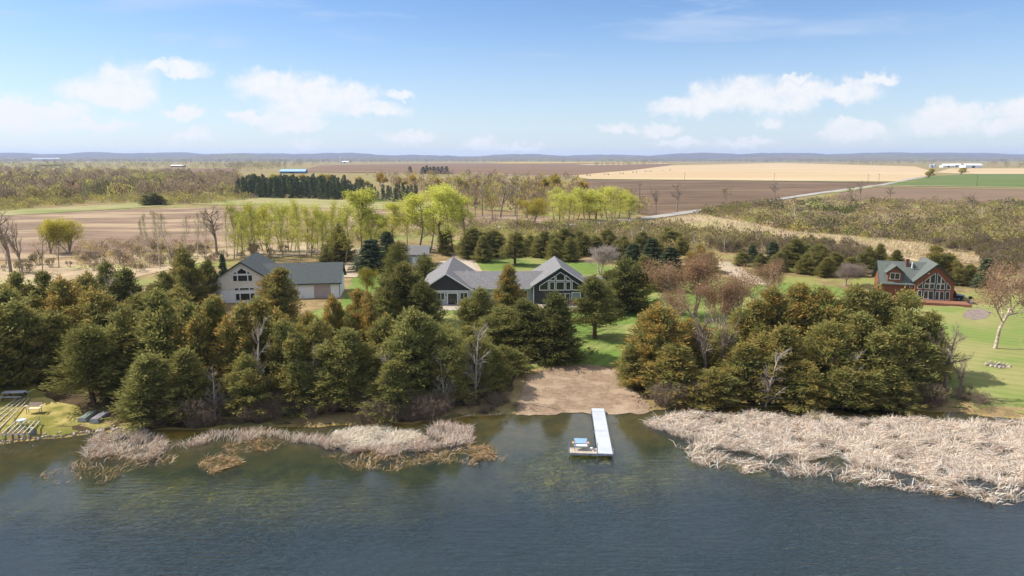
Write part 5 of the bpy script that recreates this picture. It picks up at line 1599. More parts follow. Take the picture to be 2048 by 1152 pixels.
def side_roof(parent, x0, x1, yr, hd, zr, slope, mat, th=0.16, name='roof'):
    """two slopes along x; ridge at depth yr"""
    ze = zr - slope * hd
    V = []
    for x in (x0, x1):
        V += [(x, yr, zr), (x, yr - hd, ze), (x, yr - hd, ze - th), (x, yr, zr - th), (x, yr + hd, ze), (x, yr + hd, ze - th)]
    F = [(0, 1, 7, 6), (1, 2, 8, 7), (2, 3, 9, 8), (0, 6, 10, 4), (4, 10, 11, 5), (5, 11, 9, 3), (3, 2, 1, 0), (0, 4, 5, 3), (6, 7, 8, 9), (9, 11, 10, 6)]
    return MB().add(V, F).build(name, mat, parent)


def rake(parent, cx, hw, y, zr, slope, mat, w=0.22, name='fascia', side='both', t=0.05):
    mb = MB()
    ze = zr - slope * hw
    if side in ('both', 'left'):
        mb.prism(ccw([(cx, zr + .02), (cx - hw - .02, ze), (cx - hw - .02, ze - w), (cx, zr - w)]), y - t, y - .004)
    if side in ('both', 'right'):
        mb.prism(ccw([(cx, zr + .02), (cx, zr - w), (cx + hw + .02, ze - w), (cx + hw + .02, ze)]), y - t, y - .004)
    return mb.build(name, mat, parent)


# ---- grey house
g0 = atY(893.2, 116.0)
H1 = empty('grey_house', (g0.x, g0.y, g0.z - 0.02), math.radians(1.3))
tag(H1, 'long grey-roofed house with two gables, dark green and blue-grey walls, behind the lawn', 'house')
MB().box(-4.3, 4.3, 0, 19.2, -.2, 2.48).build('wall', m_sidegrey, H1)
MB().prism([(-4.32, 2.45), (4.32, 2.45), (0, 5.28)], -0.06, 19.3).build('gable', m_sidegreen, H1)['label'] = 'dark green gable above the patio doors'
gable_roof(H1, 0, 4.75, -.45, 19.8, 5.5, 0.644, m_roofgrey)
rake(H1, 0, 4.75, -.45, 5.5, 0.644, m_trimw)
MB().box(-4.36, 4.36, -.10, -.03, 2.38, 2.52).build('trim_band', m_trimw, H1)
for x0, x1 in ((-1.5, -0.36), (2.36, 3.52)):
    xm = (x0 + x1) / 2
    w_ = window(H1, rect(x0, x1, .95, 2.08), 0.0)
    MB().box(xm - .035, xm + .035, -.05, -.02, .95, 2.08).build('mullion', m_trimw, w_)
fd = MB().box(.12, .26, -.09, .02, 0, 2.12).box(1.80, 1.94, -.09, .02, 0, 2.12).box(.26, 1.80, -.09, .02, 2.0, 2.12).build('door_frame', m_trimw, H1)
for x0 in (.28, 1.05):
    d_ = MB().box(x0, x0 + .72, -.06, .01, .02, 1.98).build('door', m_black, H1)
    MB().box(x0 + .12, x0 + .60, -.075, -.055, .25, 1.82).build('pane', m_glass, d_)
    MB().box(x0 + (.62 if x0 < 1 else .06), x0 + (.66 if x0 < 1 else .10), -.11, -.06, .95, 1.05).build('handle', m_trimw, d_)
MB().box(-.14, -.02, -.14, .0, 1.62, 1.95).build('wall_lamp', m_black, H1)
MB().box(4.28, 4.36, -.03, .06, 0, 2.45).build('corner_board', m_trimw, H1)
# middle wing
MB().box(4.3, 14.8, 1.6, 8.4, -.2, 2.75).build('wall', m_sidegrey, H1)
side_roof(H1, 0.2, 19.0, 5.0, 3.95, 5.0, 0.58, m_roofgrey)
MB().box(4.8, 14.3, 1.0, 1.04, 2.48, 2.68).build('gutter', m_trimw, H1)
for x0 in (5.6, 8.0, 10.4, 12.6):
    window(H1, rect(x0, x0 + 1.1, .9, 2.1), 1.6)
# right gable
CX = 19.25
MB().box(CX - 4.5, CX + 4.5, 0, 12, -.2, 3.45).build('wall', m_sidegreen, H1)
MB().prism([(CX - 4.48, 3.4), (CX + 4.48, 3.4), (CX, 6.4)], 0.004, 11.99).build('gable', m_sidegreen, H1)
gable_roof(H1, CX, 5.05, -.55, 12.5, 6.62, 0.665, m_roofgrey)
rake(H1, CX, 5.05, -.55, 6.62, 0.665, m_trimw)
zx = lambda x, y: (CX + (x - 785) / 114.0, (965 - y) / 112.0)
for poly in ([(392, 606), (545, 505), (545, 678), (392, 678)], [(578, 493), (672, 425), (672, 493)], [(708, 402), (785, 350), (858, 402), (858, 493), (708, 493)],
             [(897, 412), (982, 482), (982, 493), (897, 493)], [(584, 532), (668, 532), (668, 678), (584, 678)], [(708, 532), (855, 532), (855, 678), (708, 678)],
             [(897, 532), (980, 532), (980, 678), (897, 678)], [(1018, 505), (1178, 612), (1178, 678), (1018, 678)]):
    window(H1, [zx(*p) for p in poly], 0.0, fw=0.10)
MB().box(CX - 3.5, CX + 3.6, -.05, -.004, (965 - 722) / 112, (965 - 694) / 112).build('trim_band', m_sidegreen, H1)
for x0, x1 in ((590, 676), (690, 768), (790, 872), (892, 968)):
    a, b = zx(x0, 955), zx(x1, 752)
    window(H1, rect(a[0], b[0], .08, b[1]), 0.0, fw=0.06, name='patio_door', label='tall glass patio door with white frame')
a, b = zx(1016, 885), zx(1172, 738)
window(H1, rect(a[0], b[0], a[1], b[1]), 0.0, m_glassblue, fw=0.10, label='wide window with a pale teal shade drawn')
for xx in (CX - 4.55, CX + 4.45):
    MB().box(xx, xx + .1, -.08, .02, 0, 3.2).build('corner_board', m_trimw, H1)
# small wing at the right end
MB().box(CX + 4.5, CX + 9.0, 3.2, 8.8, -.2, 2.35).build('wall', m_sidegreen, H1)
side_roof(H1, CX + 3.9, CX + 9.4, 6.0, 3.2, 3.9, 0.5, m_roofgrey)
for i, (x, y, zr) in enumerate(((-2.2, 9.0, 4.2), (3.0, 12.0, 3.8), (10.0, 6.2, 4.5))):
    MB().tube([(x, y, zr - .5), (x, y, zr + .35)], .06, 8).build('vent_pipe', m_trimw, H1)

# patios (flat slabs of the place)
def slab(name, cx, cy, rx, ry, z, ang0, ang1, mat):
    n = 24
    V = [(cx + rx * math.cos(a), cy + ry * math.sin(a)) for a in np.linspace(ang0, ang1, n)]
    top = [(x, y, z) for x, y in V]
    bot = [(x, y, z - .25) for x, y in V]
    F = [list(range(n))] + [(i, n + i, n + (i + 1) % n, (i + 1) % n) for i in range(n)]
    o = link(name, mesh_py(name, top + bot, F, [mat]))
    tag(o, kind='structure')


slab('patio', g0.x + .9, g0.y - .02, 4.2, 4.6, g0.z + .09, math.pi, 2 * math.pi, m_conc)
slab('patio', g0.x + CX + .8, g0.y + .40, 4.6, 5.6, g0.z + .09, math.pi, 2 * math.pi, m_conc)

# ---- small grey garage behind the pines
gg = at(835, 532)
HG = empty('small_garage', (gg.x, gg.y, gg.z - .02), math.radians(2))
tag(HG, 'small grey garage with a light roof by the drive behind the pines', 'garage')
MB().box(-2.4, 2.4, 0, 5.2, -.2, 2.4).build('wall', m_sidegrey, HG)
side_roof(HG, -2.75, 2.75, 2.6, 3.0, 4.5, 0.62, m_roofgrey)
MB().prism(ccw([(-1.2, .02), (1.2, .02), (1.2, 2.1), (-1.2, 2.1)]), -.05, .02).build('garage_door', m_trimw, HG)

# ---- white building with the slate roof
w0 = atY(487, 118.0)
H2 = empty('white_building', (w0.x, w0.y, w0.z - .02), math.radians(8))
tag(H2, 'white and beige gabled building with slate roof and a garage wing on the left', 'building')
MB().box(-6.9, 6.9, 0, 12.5, -.2, 2.2).build('wall', m_sidewhite, H2)
MB().prism([(-6.92, 2.2), (6.92, 2.2), (6.92, 2.42), (0, 6.98), (-6.92, 2.42)], -.03, 12.5).build('gable', m_sidetan, H2)['label'] = 'beige upper gable with dark windows'
gable_roof(H2, 0, 7.45, -.5, 13, 7.22, 0.66, m_roofdark)
rake(H2, 0, 7.45, -.5, 7.22, 0.66, m_trimdg)
zx2 = lambda x, y: ((x - 642) / 70.5, (756 - y) / 70.5)
for poly in ([(543, 399), (582, 374), (582, 399)], [(599, 399), (599, 370), (645, 332), (698, 370), (698, 399)], [(713, 372), (752, 399), (713, 399)],
             [(543, 420), (588, 420), (588, 488), (543, 488)], [(600, 420), (706, 420), (706, 488), (600, 488)], [(718, 420), (763, 420), (763, 488), (718, 488)],
             [(552, 574), (598, 574), (598, 597), (552, 597)], [(612, 574), (716, 574), (716, 597), (612, 597)], [(729, 574), (775, 574), (775, 597), (729, 597)]):
    window(H2, [zx2(*p) for p in poly], -.03, fw=0.075)
for poly in ([(560, 642), (603, 642), (603, 722), (560, 722)], [(616, 642), (720, 642), (720, 725), (616, 725)], [(732, 642), (778, 642), (778, 722), (732, 722)],
             [(260, 650), (304, 650), (304, 718), (260, 718)], [(318, 650), (360, 650), (360, 718), (318, 718)]):
    window(H2, [zx2(*p) for p in poly], 0.0, fw=0.07)
MB().box(5.0, 16.05, 2.0, 10.6, -.2, 2.95).build('wall', m_sidewhite, H2)
MB().add([(16.05, 2.0, 2.9), (16.05, 10.6, 2.9), (16.05, 6.3, 5.6), (15.9, 2.0, 2.9), (15.9, 10.6, 2.9), (15.9, 6.3, 5.6)],
         [(0, 1, 2), (5, 4, 3), (0, 3, 4, 1), (1, 4, 5, 2), (2, 5, 3, 0)]).build('gable', m_sidewhite, H2)
side_roof(H2, 1.0, 16.5, 6.3, 4.75, 5.85, 0.64, m_roofdark)
MB().box(6.0, 16.5, 1.50, 1.545, 2.60, 2.80).build('fascia', m_trimdg, H2)
MB().box(15.98, 16.07, 1.96, 2.05, 0, 2.9).build('corner_board', m_trimdg, H2)
gd = MB().box(11.6, 14.5, 1.96, 2.02, .02, 2.42).build('garage_door', m_gdoor, H2)
MB().box(11.48, 11.6, 1.94, 2.02, 0, 2.5).box(14.5, 14.62, 1.94, 2.02, 0, 2.5).box(11.6, 14.5, 1.94, 2.02, 2.42, 2.52).build('door_frame', m_trimw, H2)
MB().tube([(4.9, 6.5, 4.6), (4.9, 6.5, 5.25)], .13, 10).build('vent_pipe', m_trimw, H2)

# ---- red log house on the right
r0 = at(1866, 604.5)
H3 = empty('log_house', (r0.x, r0.y, r0.z - .02), math.radians(-18))
tag(H3, 'reddish log house with green roof and a tall wall of windows on the right', 'house')
HW, SL, PK = 3.4, 0.95, 6.75
MB().box(-2.95, 2.95, 0, 9, -.2, 3.75).build('wall', m_log, H3)
MB().prism([(-2.93, 3.7), (2.93, 3.7), (0, 6.5)], 0.004, 8.99).build('gable', m_log, H3)
gable_roof(H3, 0, HW, -.55, 9.4, PK, SL, m_roofgreen)
rake(H3, 0, HW, -.55, PK, SL, m_trimdg, w=.24)


def zx3(x, y):
    z = (865 + .056 * (x - 1190) - y) / 97.0
    return ((x - 1190 - 70 * (z / 6.6)) / 109.0, z + .0)


for poly in ([(935, 622), (935, 592), (1020, 528), (1010, 625)], [(1062, 538), (1062, 502), (1136, 440), (1128, 538)], [(1150, 538), (1152, 430), (1228, 382), (1220, 538)],
             [(1054, 556), (1124, 556), (1118, 630), (1048, 628)], [(1142, 556), (1212, 556), (1200, 636), (1134, 634)],
             [(1264, 543), (1272, 385), (1322, 440), (1312, 543)], [(1328, 543), (1336, 452), (1386, 515), (1382, 543)],
             [(1250, 564), (1306, 564), (1298, 643), (1244, 643)], [(1322, 564), (1378, 564), (1374, 646), (1314, 646)],
             [(1414, 640), (1422, 542), (1474, 607), (1470, 648)],
             [(934, 788), (944, 664), (1002, 664), (992, 794)], [(1034, 800), (1042, 674), (1104, 674), (1098, 804)], [(1114, 806), (1120, 676), (1192, 678), (1186, 812)],
             [(1222, 816), (1232, 688), (1288, 688), (1282, 816)], [(1298, 818), (1304, 688), (1366, 688), (1358, 818)], [(1394, 818), (1402, 688), (1462, 690), (1452, 818)]):
    window(H3, [zx3(*p) for p in poly], 0.0, fw=0.055)
for (xa, ya, xb, yb, w_) in ((1032, 505, 1012, 800, .14), (1244, 372, 1202, 860, .28), (1402, 525, 1380, 815, .14)):
    a, b = zx3(xa, ya), zx3(xb, yb)
    MB().box((a[0] + b[0]) / 2 - w_ / 2, (a[0] + b[0]) / 2 + w_ / 2, -.05, .02, max(b[1], .05), a[1]).build('post', m_trimg, H3)
# left wing
MB().box(-8.0, -2.9, 1.2, 8.2, -.2, 3.2).build('wall', m_log, H3)
MB().add([(-8.0, 1.2, 3.15), (-8.0, 8.2, 3.15), (-8.0, 4.7, 6.05), (-7.8, 1.2, 3.15), (-7.8, 8.2, 3.15), (-7.8, 4.7, 6.05)],
         [(2, 1, 0), (3, 4, 5), (1, 4, 3, 0), (2, 5, 4, 1), (0, 3, 5, 2)]).build('gable', m_log, H3)
side_roof(H3, -8.45, -.1, 4.7, 4.1, 6.3, 0.86, m_roofgreen)
MB().add([(-8.50, .58, 2.78), (-8.50, 4.7, 6.32), (-8.50, 4.7, 6.06), (-8.50, .58, 2.52), (-8.46, .58, 2.78), (-8.46, 4.7, 6.32), (-8.46, 4.7, 6.06), (-8.46, .58, 2.52)],
         [(0, 1, 2, 3)[::-1], (4, 5, 6, 7), (0, 4, 5, 1), (3, 2, 6, 7), (0, 3, 7, 4)]).build('fascia', m_trimdg, H3)
MB().add([(-8.50, 8.82, 2.78), (-8.50, 4.71, 6.32), (-8.50, 4.71, 6.06), (-8.50, 8.82, 2.52), (-8.46, 8.82, 2.78), (-8.46, 4.71, 6.32), (-8.46, 4.71, 6.06), (-8.46, 8.82, 2.52)],
         [(0, 1, 2, 3), (4, 5, 6, 7)[::-1], (0, 1, 5, 4), (3, 7, 6, 2), (0, 4, 7, 3)]).build('fascia', m_trimdg, H3)
# dormer
dm = MB().prism([(-7.15, 2.9), (-4.95, 2.9), (-4.95, 4.75), (-6.05, 5.75), (-7.15, 4.75)], 1.0, 4.4).build('dormer', m_log, H3)
gable_roof(dm, -6.05, 1.5, .65, 4.5, 5.98, .85, m_roofgreen, th=.12, name='dormer_roof')
rake(dm, -6.05, 1.5, .65, 5.98, .85, m_trimdg, w=.16, name='dormer_fascia')
w_ = window(H3, rect(-6.78, -5.36, 3.62, 4.62), 1.0, fw=.07)
MB().box(-6.10, -6.04, .94, .99, 3.62, 4.62).build('mullion', m_trimw, w_)
window(H3, rect(-3.6, -3.1, 2.3, 2.6), 1.2, fw=.06)
MB().box(-3.95, -3.45, 3.7, 4.3, 5.2, 6.85).build('chimney', pm('chimney_brick', srgb(112, 74, 70), srgb(92, 60, 58), 3.0, .9), H3)
MB().tube([(-3.0, 3.6, 5.2), (-3.0, 3.6, 6.35)], .1, 10).build('flue', m_trimw, H3)
MB().tube([(-2.65, 3.3, 5.0), (-2.65, 3.3, 5.9)], .07, 8).build('vent_pipe', m_black, H3)
MB().box(-1.3, -.98, -.16, 0, 4.98, 5.1).build('flood_lamp', m_trimw, H3)
# timber deck
m_deck = pm('deck_timber', srgb(146, 102, 78), srgb(124, 84, 64), 2.0, .85, stretch=(.4, 4, 1))
DK = empty('timber_deck', (r0.x, r0.y, r0.z - .02), math.radians(-18))
tag(DK, 'low reddish timber deck with steps in front of the log house', 'deck')
for i in range(16):
    MB().box(-8.2, 4.9, -2.98 + i * .18, -2.98 + i * .18 + .165, .40, .45).build('board', m_deck, DK)
MB().box(-8.2, 4.9, -3.02, -2.985, .08, .44).build('skirt', m_deck, DK)
for x in (-7.8, -5.3, -2.8, -.3, 2.2, 4.6):
    MB().box(x, x + .12, -2.9, -2.78, -.3, .40).build('post', m_deck, DK)
for i in range(3):
    MB().box(3.6, 4.8, -3.34 - i * .3, -3.06 - i * .3, .26 - i * .12, .30 - i * .12).build('step', m_deck, DK)
MB().bar((4.86, -3.3, .05), (4.86, -3.3, 1.0), .09).bar((4.86, -3.3, 1.0), (4.86, -2.5, 1.25), .08).build('handrail', m_deck, DK)

# ---- far farm buildings
def shed(name, px, base, wpx, hw_px, rooff, wallm, roofm, label, ang=0.0, depth=14.0):
    g = at(px, base)
    sc = g.y / F_PX
    w = wpx * sc / 2
    hh = hw_px * sc
    e = empty(name, (g.x, g.y, g.z - .05), ang)
    tag(e, label, 'barn')
    MB().box(-w, w, 0, depth, -.5, hh).build('wall', wallm, e)
    side_roof(e, -w * 1.03, w * 1.03, depth / 2, depth / 2 + .6, hh + rooff * depth / 2, rooff, roofm, th=.25)
    MB().box(-w * .25, w * .1, -.08, .02, .1, hh * .7).build('door', m_black, e)
    return e


m_blueroof = pm('blue_metal_roof', srgb(150, 186, 222), srgb(136, 172, 210), .3, .4, spec=.4)
m_bluewall = pm('blue_grey_wall', srgb(92, 104, 122), srgb(82, 94, 110), .3, .7)
m_redwall = pm('barn_red', srgb(150, 72, 58), srgb(132, 62, 50), .3, .8)
m_whiteroof = pm('white_metal_roof', srgb(236, 238, 240), srgb(224, 226, 230), .3, .5)
shed('far_shed', 585, 347, 50, 4.5, .45, m_bluewall, m_blueroof, 'long shed with a pale blue roof beyond the spruce plantation')
shed('far_barn', 354, 334.5, 26, 3, .3, m_redwall, m_whiteroof, 'red barn with a pale roof at the edge of the far left wood')
shed('far_barn', 1948, 335.8, 34, 5.5, .28, m_whiteroof, m_whiteroof, 'large white farm shed right of the yellow bush on the stubble field', depth=24)
shed('far_barn', 1898, 334.8, 24, 4, .5, m_whiteroof, m_whiteroof, 'white farmhouse with a dark doorway left of the large white shed', depth=16)
shed('far_barn', 1914, 333.8, 20, 4, .4, m_whiteroof, m_whiteroof, 'white barn between the farmhouse and the large white shed', depth=16)
shed('far_barn', 690, 326.5, 14, 3, .4, m_whiteroof, m_whiteroof, 'tiny white farm building near the far silo', depth=16)
shed('far_barn', 1510, 322.6, 12, 2, .3, m_whiteroof, m_whiteroof, 'tiny white barn among the trees above the stubble field', depth=16)
m_silo = pm('galvanised', srgb(196, 202, 208), srgb(176, 182, 190), .4, .4, metal=.4)


def silo(px, base, wpx, hpx, label):
    g = at(px, base)
    s = g.y / F_PX
    r, h = wpx * s / 2, hpx * s
    e = empty('silo', (g.x, g.y, g.z - .05))
    tag(e, label, 'silo')
    MB().tube([(0, 0, 0), (0, 0, h)], r, 14).build('tank', m_silo, e, smooth=False)
    MB().tube([(0, 0, h + .01), (0, 0, h + r * .35), (0, 0, h + r * .5)], [r * 1.03, r * .5, r * .08], 14).build('cap', m_silo, e)


silo(1861, 335, 5, 5, 'left grain bin of the white farm')
silo(1868, 335, 7, 6, 'right grain bin of the white farm')
silo(682, 327, 3.5, 12, 'tall far silo on the brown plain')
# ------------------------------------------------------------------ dock and things on it
m_panel = pm('dock_panel_white', srgb(178, 182, 187), srgb(166, 171, 177), 1.2, .6, spec=.3)
m_plank = pm('dock_plank_cream', srgb(180, 168, 152), srgb(166, 154, 138), 1.5, .7)
m_alu = pm('aluminium', srgb(176, 180, 184), srgb(150, 154, 160), 2.0, .45, metal=.6)
m_galv = pm('weathered_frame', srgb(186, 178, 156), srgb(160, 152, 130), 2.0, .7)
m_vinylw = pm('bench_vinyl_white', srgb(238, 236, 232), srgb(226, 224, 220), 1.0, .5)
m_vinylb = pm('bench_back_blue', srgb(160, 192, 216), srgb(146, 180, 206), 1.0, .5)
m_vinyltan = pm('bench_arm_tan', srgb(196, 140, 112), srgb(178, 124, 98), 1.0, .6)
m_taupe = pm('bench_back_taupe', srgb(140, 120, 108), srgb(126, 108, 98), 1.0, .7)
m_cream = pm('bench_seat_cream', srgb(226, 206, 176), srgb(212, 190, 160), 1.0, .6)
ZD = 0.42
a = flat(1195.5, 816.5, ZD)
b = flat(1211, 907.5, ZD)
ax_ = Vector((a.x - b.x, a.y - b.y, 0))
LEN = ax_.length
DOCK = empty('dock', (b.x, b.y, 0), math.atan2(ax_.y, ax_.x) - math.pi / 2)
tag(DOCK, 'white L-shaped dock reaching from the beach into the lake', 'dock')
wd = .63
sec = (LEN - .9) / 2
cuts = [0, sec, 2 * sec, LEN]
for i in range(3):
    p = MB().box(-wd, wd, cuts[i] + .02, cuts[i + 1] - .02, ZD - .05, ZD).build('deck_panel', m_panel, DOCK)
    MB().box(-wd - .03, -wd - .004, cuts[i] + .01, cuts[i + 1] - .01, ZD - .2, ZD - .01).box(wd + .004, wd + .03, cuts[i] + .01, cuts[i + 1] - .01, ZD - .2, ZD - .01).build('side_rail', m_alu, p)
MB().box(-wd, wd, -.04, -.005, ZD - .2, ZD - .03).build('end_board', m_alu, DOCK)
for y in (.15, sec, 2 * sec):
    for x in (-wd - .07, wd + .07):
        zb = float(gz(b.x, b.y + y))
        MB().tube([(x, y, zb - .2), (x, y, ZD + (.5 if y < 1 else .02))], .03, 8).build('leg', m_alu, DOCK)
# side platform of planks
PW, PD = 2.45, 1.15
for i in range(10):
    x0 = -wd - .05 - PW + i * PW / 10
    MB().box(x0 + .006, x0 + PW / 10 - .006, .02, PD, ZD - .045, ZD - .004).build('plank', m_plank, DOCK)
MB().box(-wd - .05 - PW, -wd - .05, -.03, .012, ZD - .2, ZD - .01).box(-wd - .05 - PW, -wd - .05, PD + .004, PD + .04, ZD - .2, ZD - .01).build('platform_frame', m_alu, DOCK)
for (x, y, h_) in ((-wd - .05 - PW - .04, .1, .95), (-wd - .05 - PW - .04, PD - .1, .5), (-wd - .1, .0, 1.0)):
    zb = float(gz(b.x + x, b.y + y))
    MB().tube([(x, y, zb - .2), (x, y, ZD + h_)], .028, 8).build('leg', m_alu, DOCK)


def bench(loc, rz, seat_m, back_m, arm_m, label, w=1.25, h=.45):
    e = empty('bench', loc, rz)
    tag(e, label, 'bench')
    MB().hull8([(-w / 2, -.02, h - .05), (w / 2, -.02, h - .05), (w / 2, .42, h - .08), (-w / 2, .42, h - .08), (-w / 2, -.02, h), (w / 2, -.02, h), (w / 2, .42, h - .02), (-w / 2, .42, h - .02)]).build('seat', seat_m, e)
    MB().hull8([(-w / 2, .44, h + .06), (w / 2, .44, h + .06), (w / 2, .49, h + .06), (-w / 2, .49, h + .06), (-w / 2, .74, h + .42), (w / 2, .74, h + .42), (w / 2, .79, h + .40), (-w / 2, .79, h + .40)]).build('backrest', back_m, e)
    for s in (-1, 1):
        x = s * (w / 2 + .1)
        MB().hull8([(x - .09, .0, h + .18), (x + .09, .0, h + .18), (x + .09, .46, h + .18), (x - .09, .46, h + .18), (x - .07, .03, h + .24), (x + .07, .03, h + .24), (x + .07, .44, h + .24), (x - .07, .44, h + .24)]).build('armrest', arm_m, e)
        xb = s * (w / 2 - .03)
        MB().bar((xb, .05, 0), (xb, .05, h - .05), .05).build('leg', m_alu, e)
        MB().bar((xb, .40, 0), (xb, .40, h - .06), .05).bar((xb, .42, h - .02), (xb, .62, h + .3), .04).build('leg', m_alu, e)
        MB().bar((x, .22, h - .05), (x, .22, h + .18), .04).bar((x, .22, h - .05), (xb, .22, h - .04), .03).build('arm_post', m_alu, e)
    return e


cD, sD = math.cos(DOCK.rotation_euler.z), math.sin(DOCK.rotation_euler.z)
lx, ly = -wd - .05 - PW * .6, PD - .62
bench((b.x + lx * cD - ly * sD, b.y + lx * sD + ly * cD, ZD - .004), DOCK.rotation_euler.z, m_vinylw, m_vinylb, m_vinyltan, 'white bench with a pale blue back and tan arms on the dock platform', w=1.15)
lx, ly = -wd - .55, PD - .3
sb = MB().box(-.12, .12, -.09, .09, 0, .14).box(-.13, .13, -.1, .1, .14, .17).build('tackle_box', m_vinylw, loc=(b.x + lx * cD - ly * sD, b.y + lx * sD + ly * cD, ZD - .003))
tag(sb, 'small white box lying on the dock platform beside the bench', 'box')

# ------------------------------------------------------------------ things on the left shore
def frame(name, corners, n_long, n_cross, z, label):
    """dock frame without decking; corners near-left, near-right, far-right, far-left"""
    P = [Vector((*flat(x, y, z + .9)[:2], 0)) for x, y in corners]
    c = sum(P, Vector()) / 4
    g = float(gz(c.x, c.y))
    e = empty(name, (c.x, c.y, g - .02))
    tag(e, label, 'dock frame', 'bare dock frames on the left shore')
    Q = [p - c for p in P]
    hz = z

    def pt(u, v):
        p = Q[0] * (1 - u) * (1 - v) + Q[1] * u * (1 - v) + Q[2] * u * v + Q[3] * (1 - u) * v
        return (p.x, p.y, hz)
    for i in range(n_long):
        u = i / (n_long - 1)
        MB().bar(pt(u, 0), pt(u, 1), .09, .10).build('side_rail' if i in (0, n_long - 1) else 'stringer', m_galv, e)
    for i in range(n_cross):
        v = i / (n_cross - 1)
        p, q = Vector(pt(0, v)), Vector(pt(1, v))
        p.z -= .085
        q.z -= .085
        MB().bar(p, q, .06, .06).build('cross_bar', m_alu, e)
    for u in (0, 1):
        for v in (0.04, .96):
            p = pt(u, v)
            zz = float(gz(c.x + p[0], c.y + p[1])) - g
            MB().tube([(p[0], p[1], zz - .05), (p[0], p[1], hz + (.55 if v > .5 else .05))], .03, 7).build('leg', m_alu, e)
    return e


frame('stored_dock', [(-70, 862), (-12, 860), (58, 791), (33, 792)], 4, 7, .42, 'long bare dock frame running inland on the left shore')
frame('stored_dock', [(2, 858), (55, 857), (79, 832), (30, 833)], 6, 3, .50, 'short bare dock frame with pale stringers at the lake end')
gb = at(66, 829)
bench((gb.x, gb.y, gb.z), math.radians(3), m_cream, m_taupe, m_cream, 'cream bench with a brown back beside the bare dock frames', w=1.3, h=.62)
gt = at(45, 858)
e = empty('side_table', (gt.x, gt.y, gt.z - .02), .2)
tag(e, 'small round pale blue table standing in the bare dock frame', 'table')
m_table = pm('table_pale_blue', srgb(176, 188, 198), srgb(160, 174, 186), 1.0, .6)
MB().tube([(0, 0, .92), (0, 0, .97)], [.38, .40], 16).build('table_top', m_table, e)
MB().tube([(0, 0, .0), (0, 0, .92)], .05, 8).build('leg', m_vinylb, e)
MB().tube([(0, 0, .0), (0, 0, .04)], .22, 12).build('base', m_vinylb, e)
gbk = at(66, 869.5)
e = empty('barrel', (gbk.x, gbk.y, gbk.z - .02))
tag(e, 'blue-grey plastic barrel at the foot of the dock frame by the water', 'barrel')
MB().tube([(0, 0, 0), (0, 0, .08), (0, 0, .45), (0, 0, .7)], [.16, .19, .19, .17], 14).build('drum', pm('barrel_blue', srgb(132, 140, 152), srgb(112, 120, 134), 2.0, .6), e, smooth=True)
MB().tube([(0, 0, .70), (0, 0, .75)], [.18, .16], 14).build('lid', m_alu, e)
# dark table with benches under the trees
m_greywood = pm('grey_board', srgb(168, 170, 176), srgb(140, 142, 150), 2.0, .7)
gpt = at(30, 797)
e = empty('picnic_table', (gpt.x, gpt.y, gpt.z - .02), math.radians(4))
tag(e, 'grey picnic table with a bench under the trees on the far left', 'picnic table')
for i in range(5):
    MB().box(-1.1, 1.1, -.38 + i * .155, -.38 + i * .155 + .14, .73, .77).build('board', m_greywood, e)
for s in (-1, 1):
    MB().box(-1.1, 1.1, s * .78 - .13, s * .78 + .13, .43, .47).build('bench_board', m_greywood, e)
    MB().bar((s * .8, -.8, 0), (s * .8, -.2, .73), .07).bar((s * .8, .8, 0), (s * .8, .2, .73), .07).bar((s * .8, -.8, .40), (s * .8, .8, .40), .06).build('leg_frame', m_black, e)


def upturned_boat(px0, py0, px1, py1, wid_, mat, endm, label):
    p, q = at(px0, py0), at(px1, py1)
    d = Vector((q.x - p.x, q.y - p.y, 0))
    L = d.length
    e = empty('jon_boat', (p.x, p.y, p.z - .03), math.atan2(d.y, d.x))
    tag(e, label, 'boat', 'upturned boats on the left shore')
    n = 11
    V, F = [], []
    for i in range(n):
        t = i / (n - 1)
        w = wid_ * (1 - .42 * max(0, (t - .55) / .45) ** 2) * (1 - .10 * max(0, (.12 - t) / .12))
        h = .46 - .20 * max(0, (t - .7) / .3) ** 1.6
        zr = .04 + .16 * max(0, (t - .6) / .4) ** 2 * 0
        x = t * L
        V += [(x, -w, zr), (x, -w * .97, h * .62), (x, -w * .74, h), (x, 0, h + .035), (x, w * .74, h), (x, w * .97, h * .62), (x, w, zr)]
    for i in range(n - 1):
        for k in range(6):
            F.append((i * 7 + k, i * 7 + k + 1, (i + 1) * 7 + k + 1, (i + 1) * 7 + k)[::-1])
    F.append([(n - 1) * 7 + k for k in range(7)][::-1])
    MB().add(V, F).build('hull', mat, e)
    MB().add([(-.01, y, z) for (_, y, z) in V[:7]], [list(range(7))]).build('transom', endm, e)
    for s in (-.35, .0, .35):
        MB().box(.15, L * .9, s * wid_ - .02, s * wid_ + .02, .40, .50 if s == 0 else .475).build('keel_strip', endm, e)
    for s in (-1, 1):
        MB().bar((0, s * wid_, .05), (L * .6, s * wid_, .05), .05).build('gunwale', endm, e)


m_boat1 = pm('boat_green_grey', srgb(122, 132, 122), srgb(100, 110, 102), 2.0, .5, spec=.4)
m_boat2 = pm('boat_grey', srgb(136, 132, 138), srgb(112, 108, 116), 2.0, .5, spec=.4)
upturned_boat(164, 845, 190, 823, .46, m_boat1, m_alu, 'greenish upturned flat boat, left of the pair on the shore')
upturned_boat(188, 847, 216, 825, .50, m_boat2, m_alu, 'grey upturned flat boat, right of the pair on the shore')

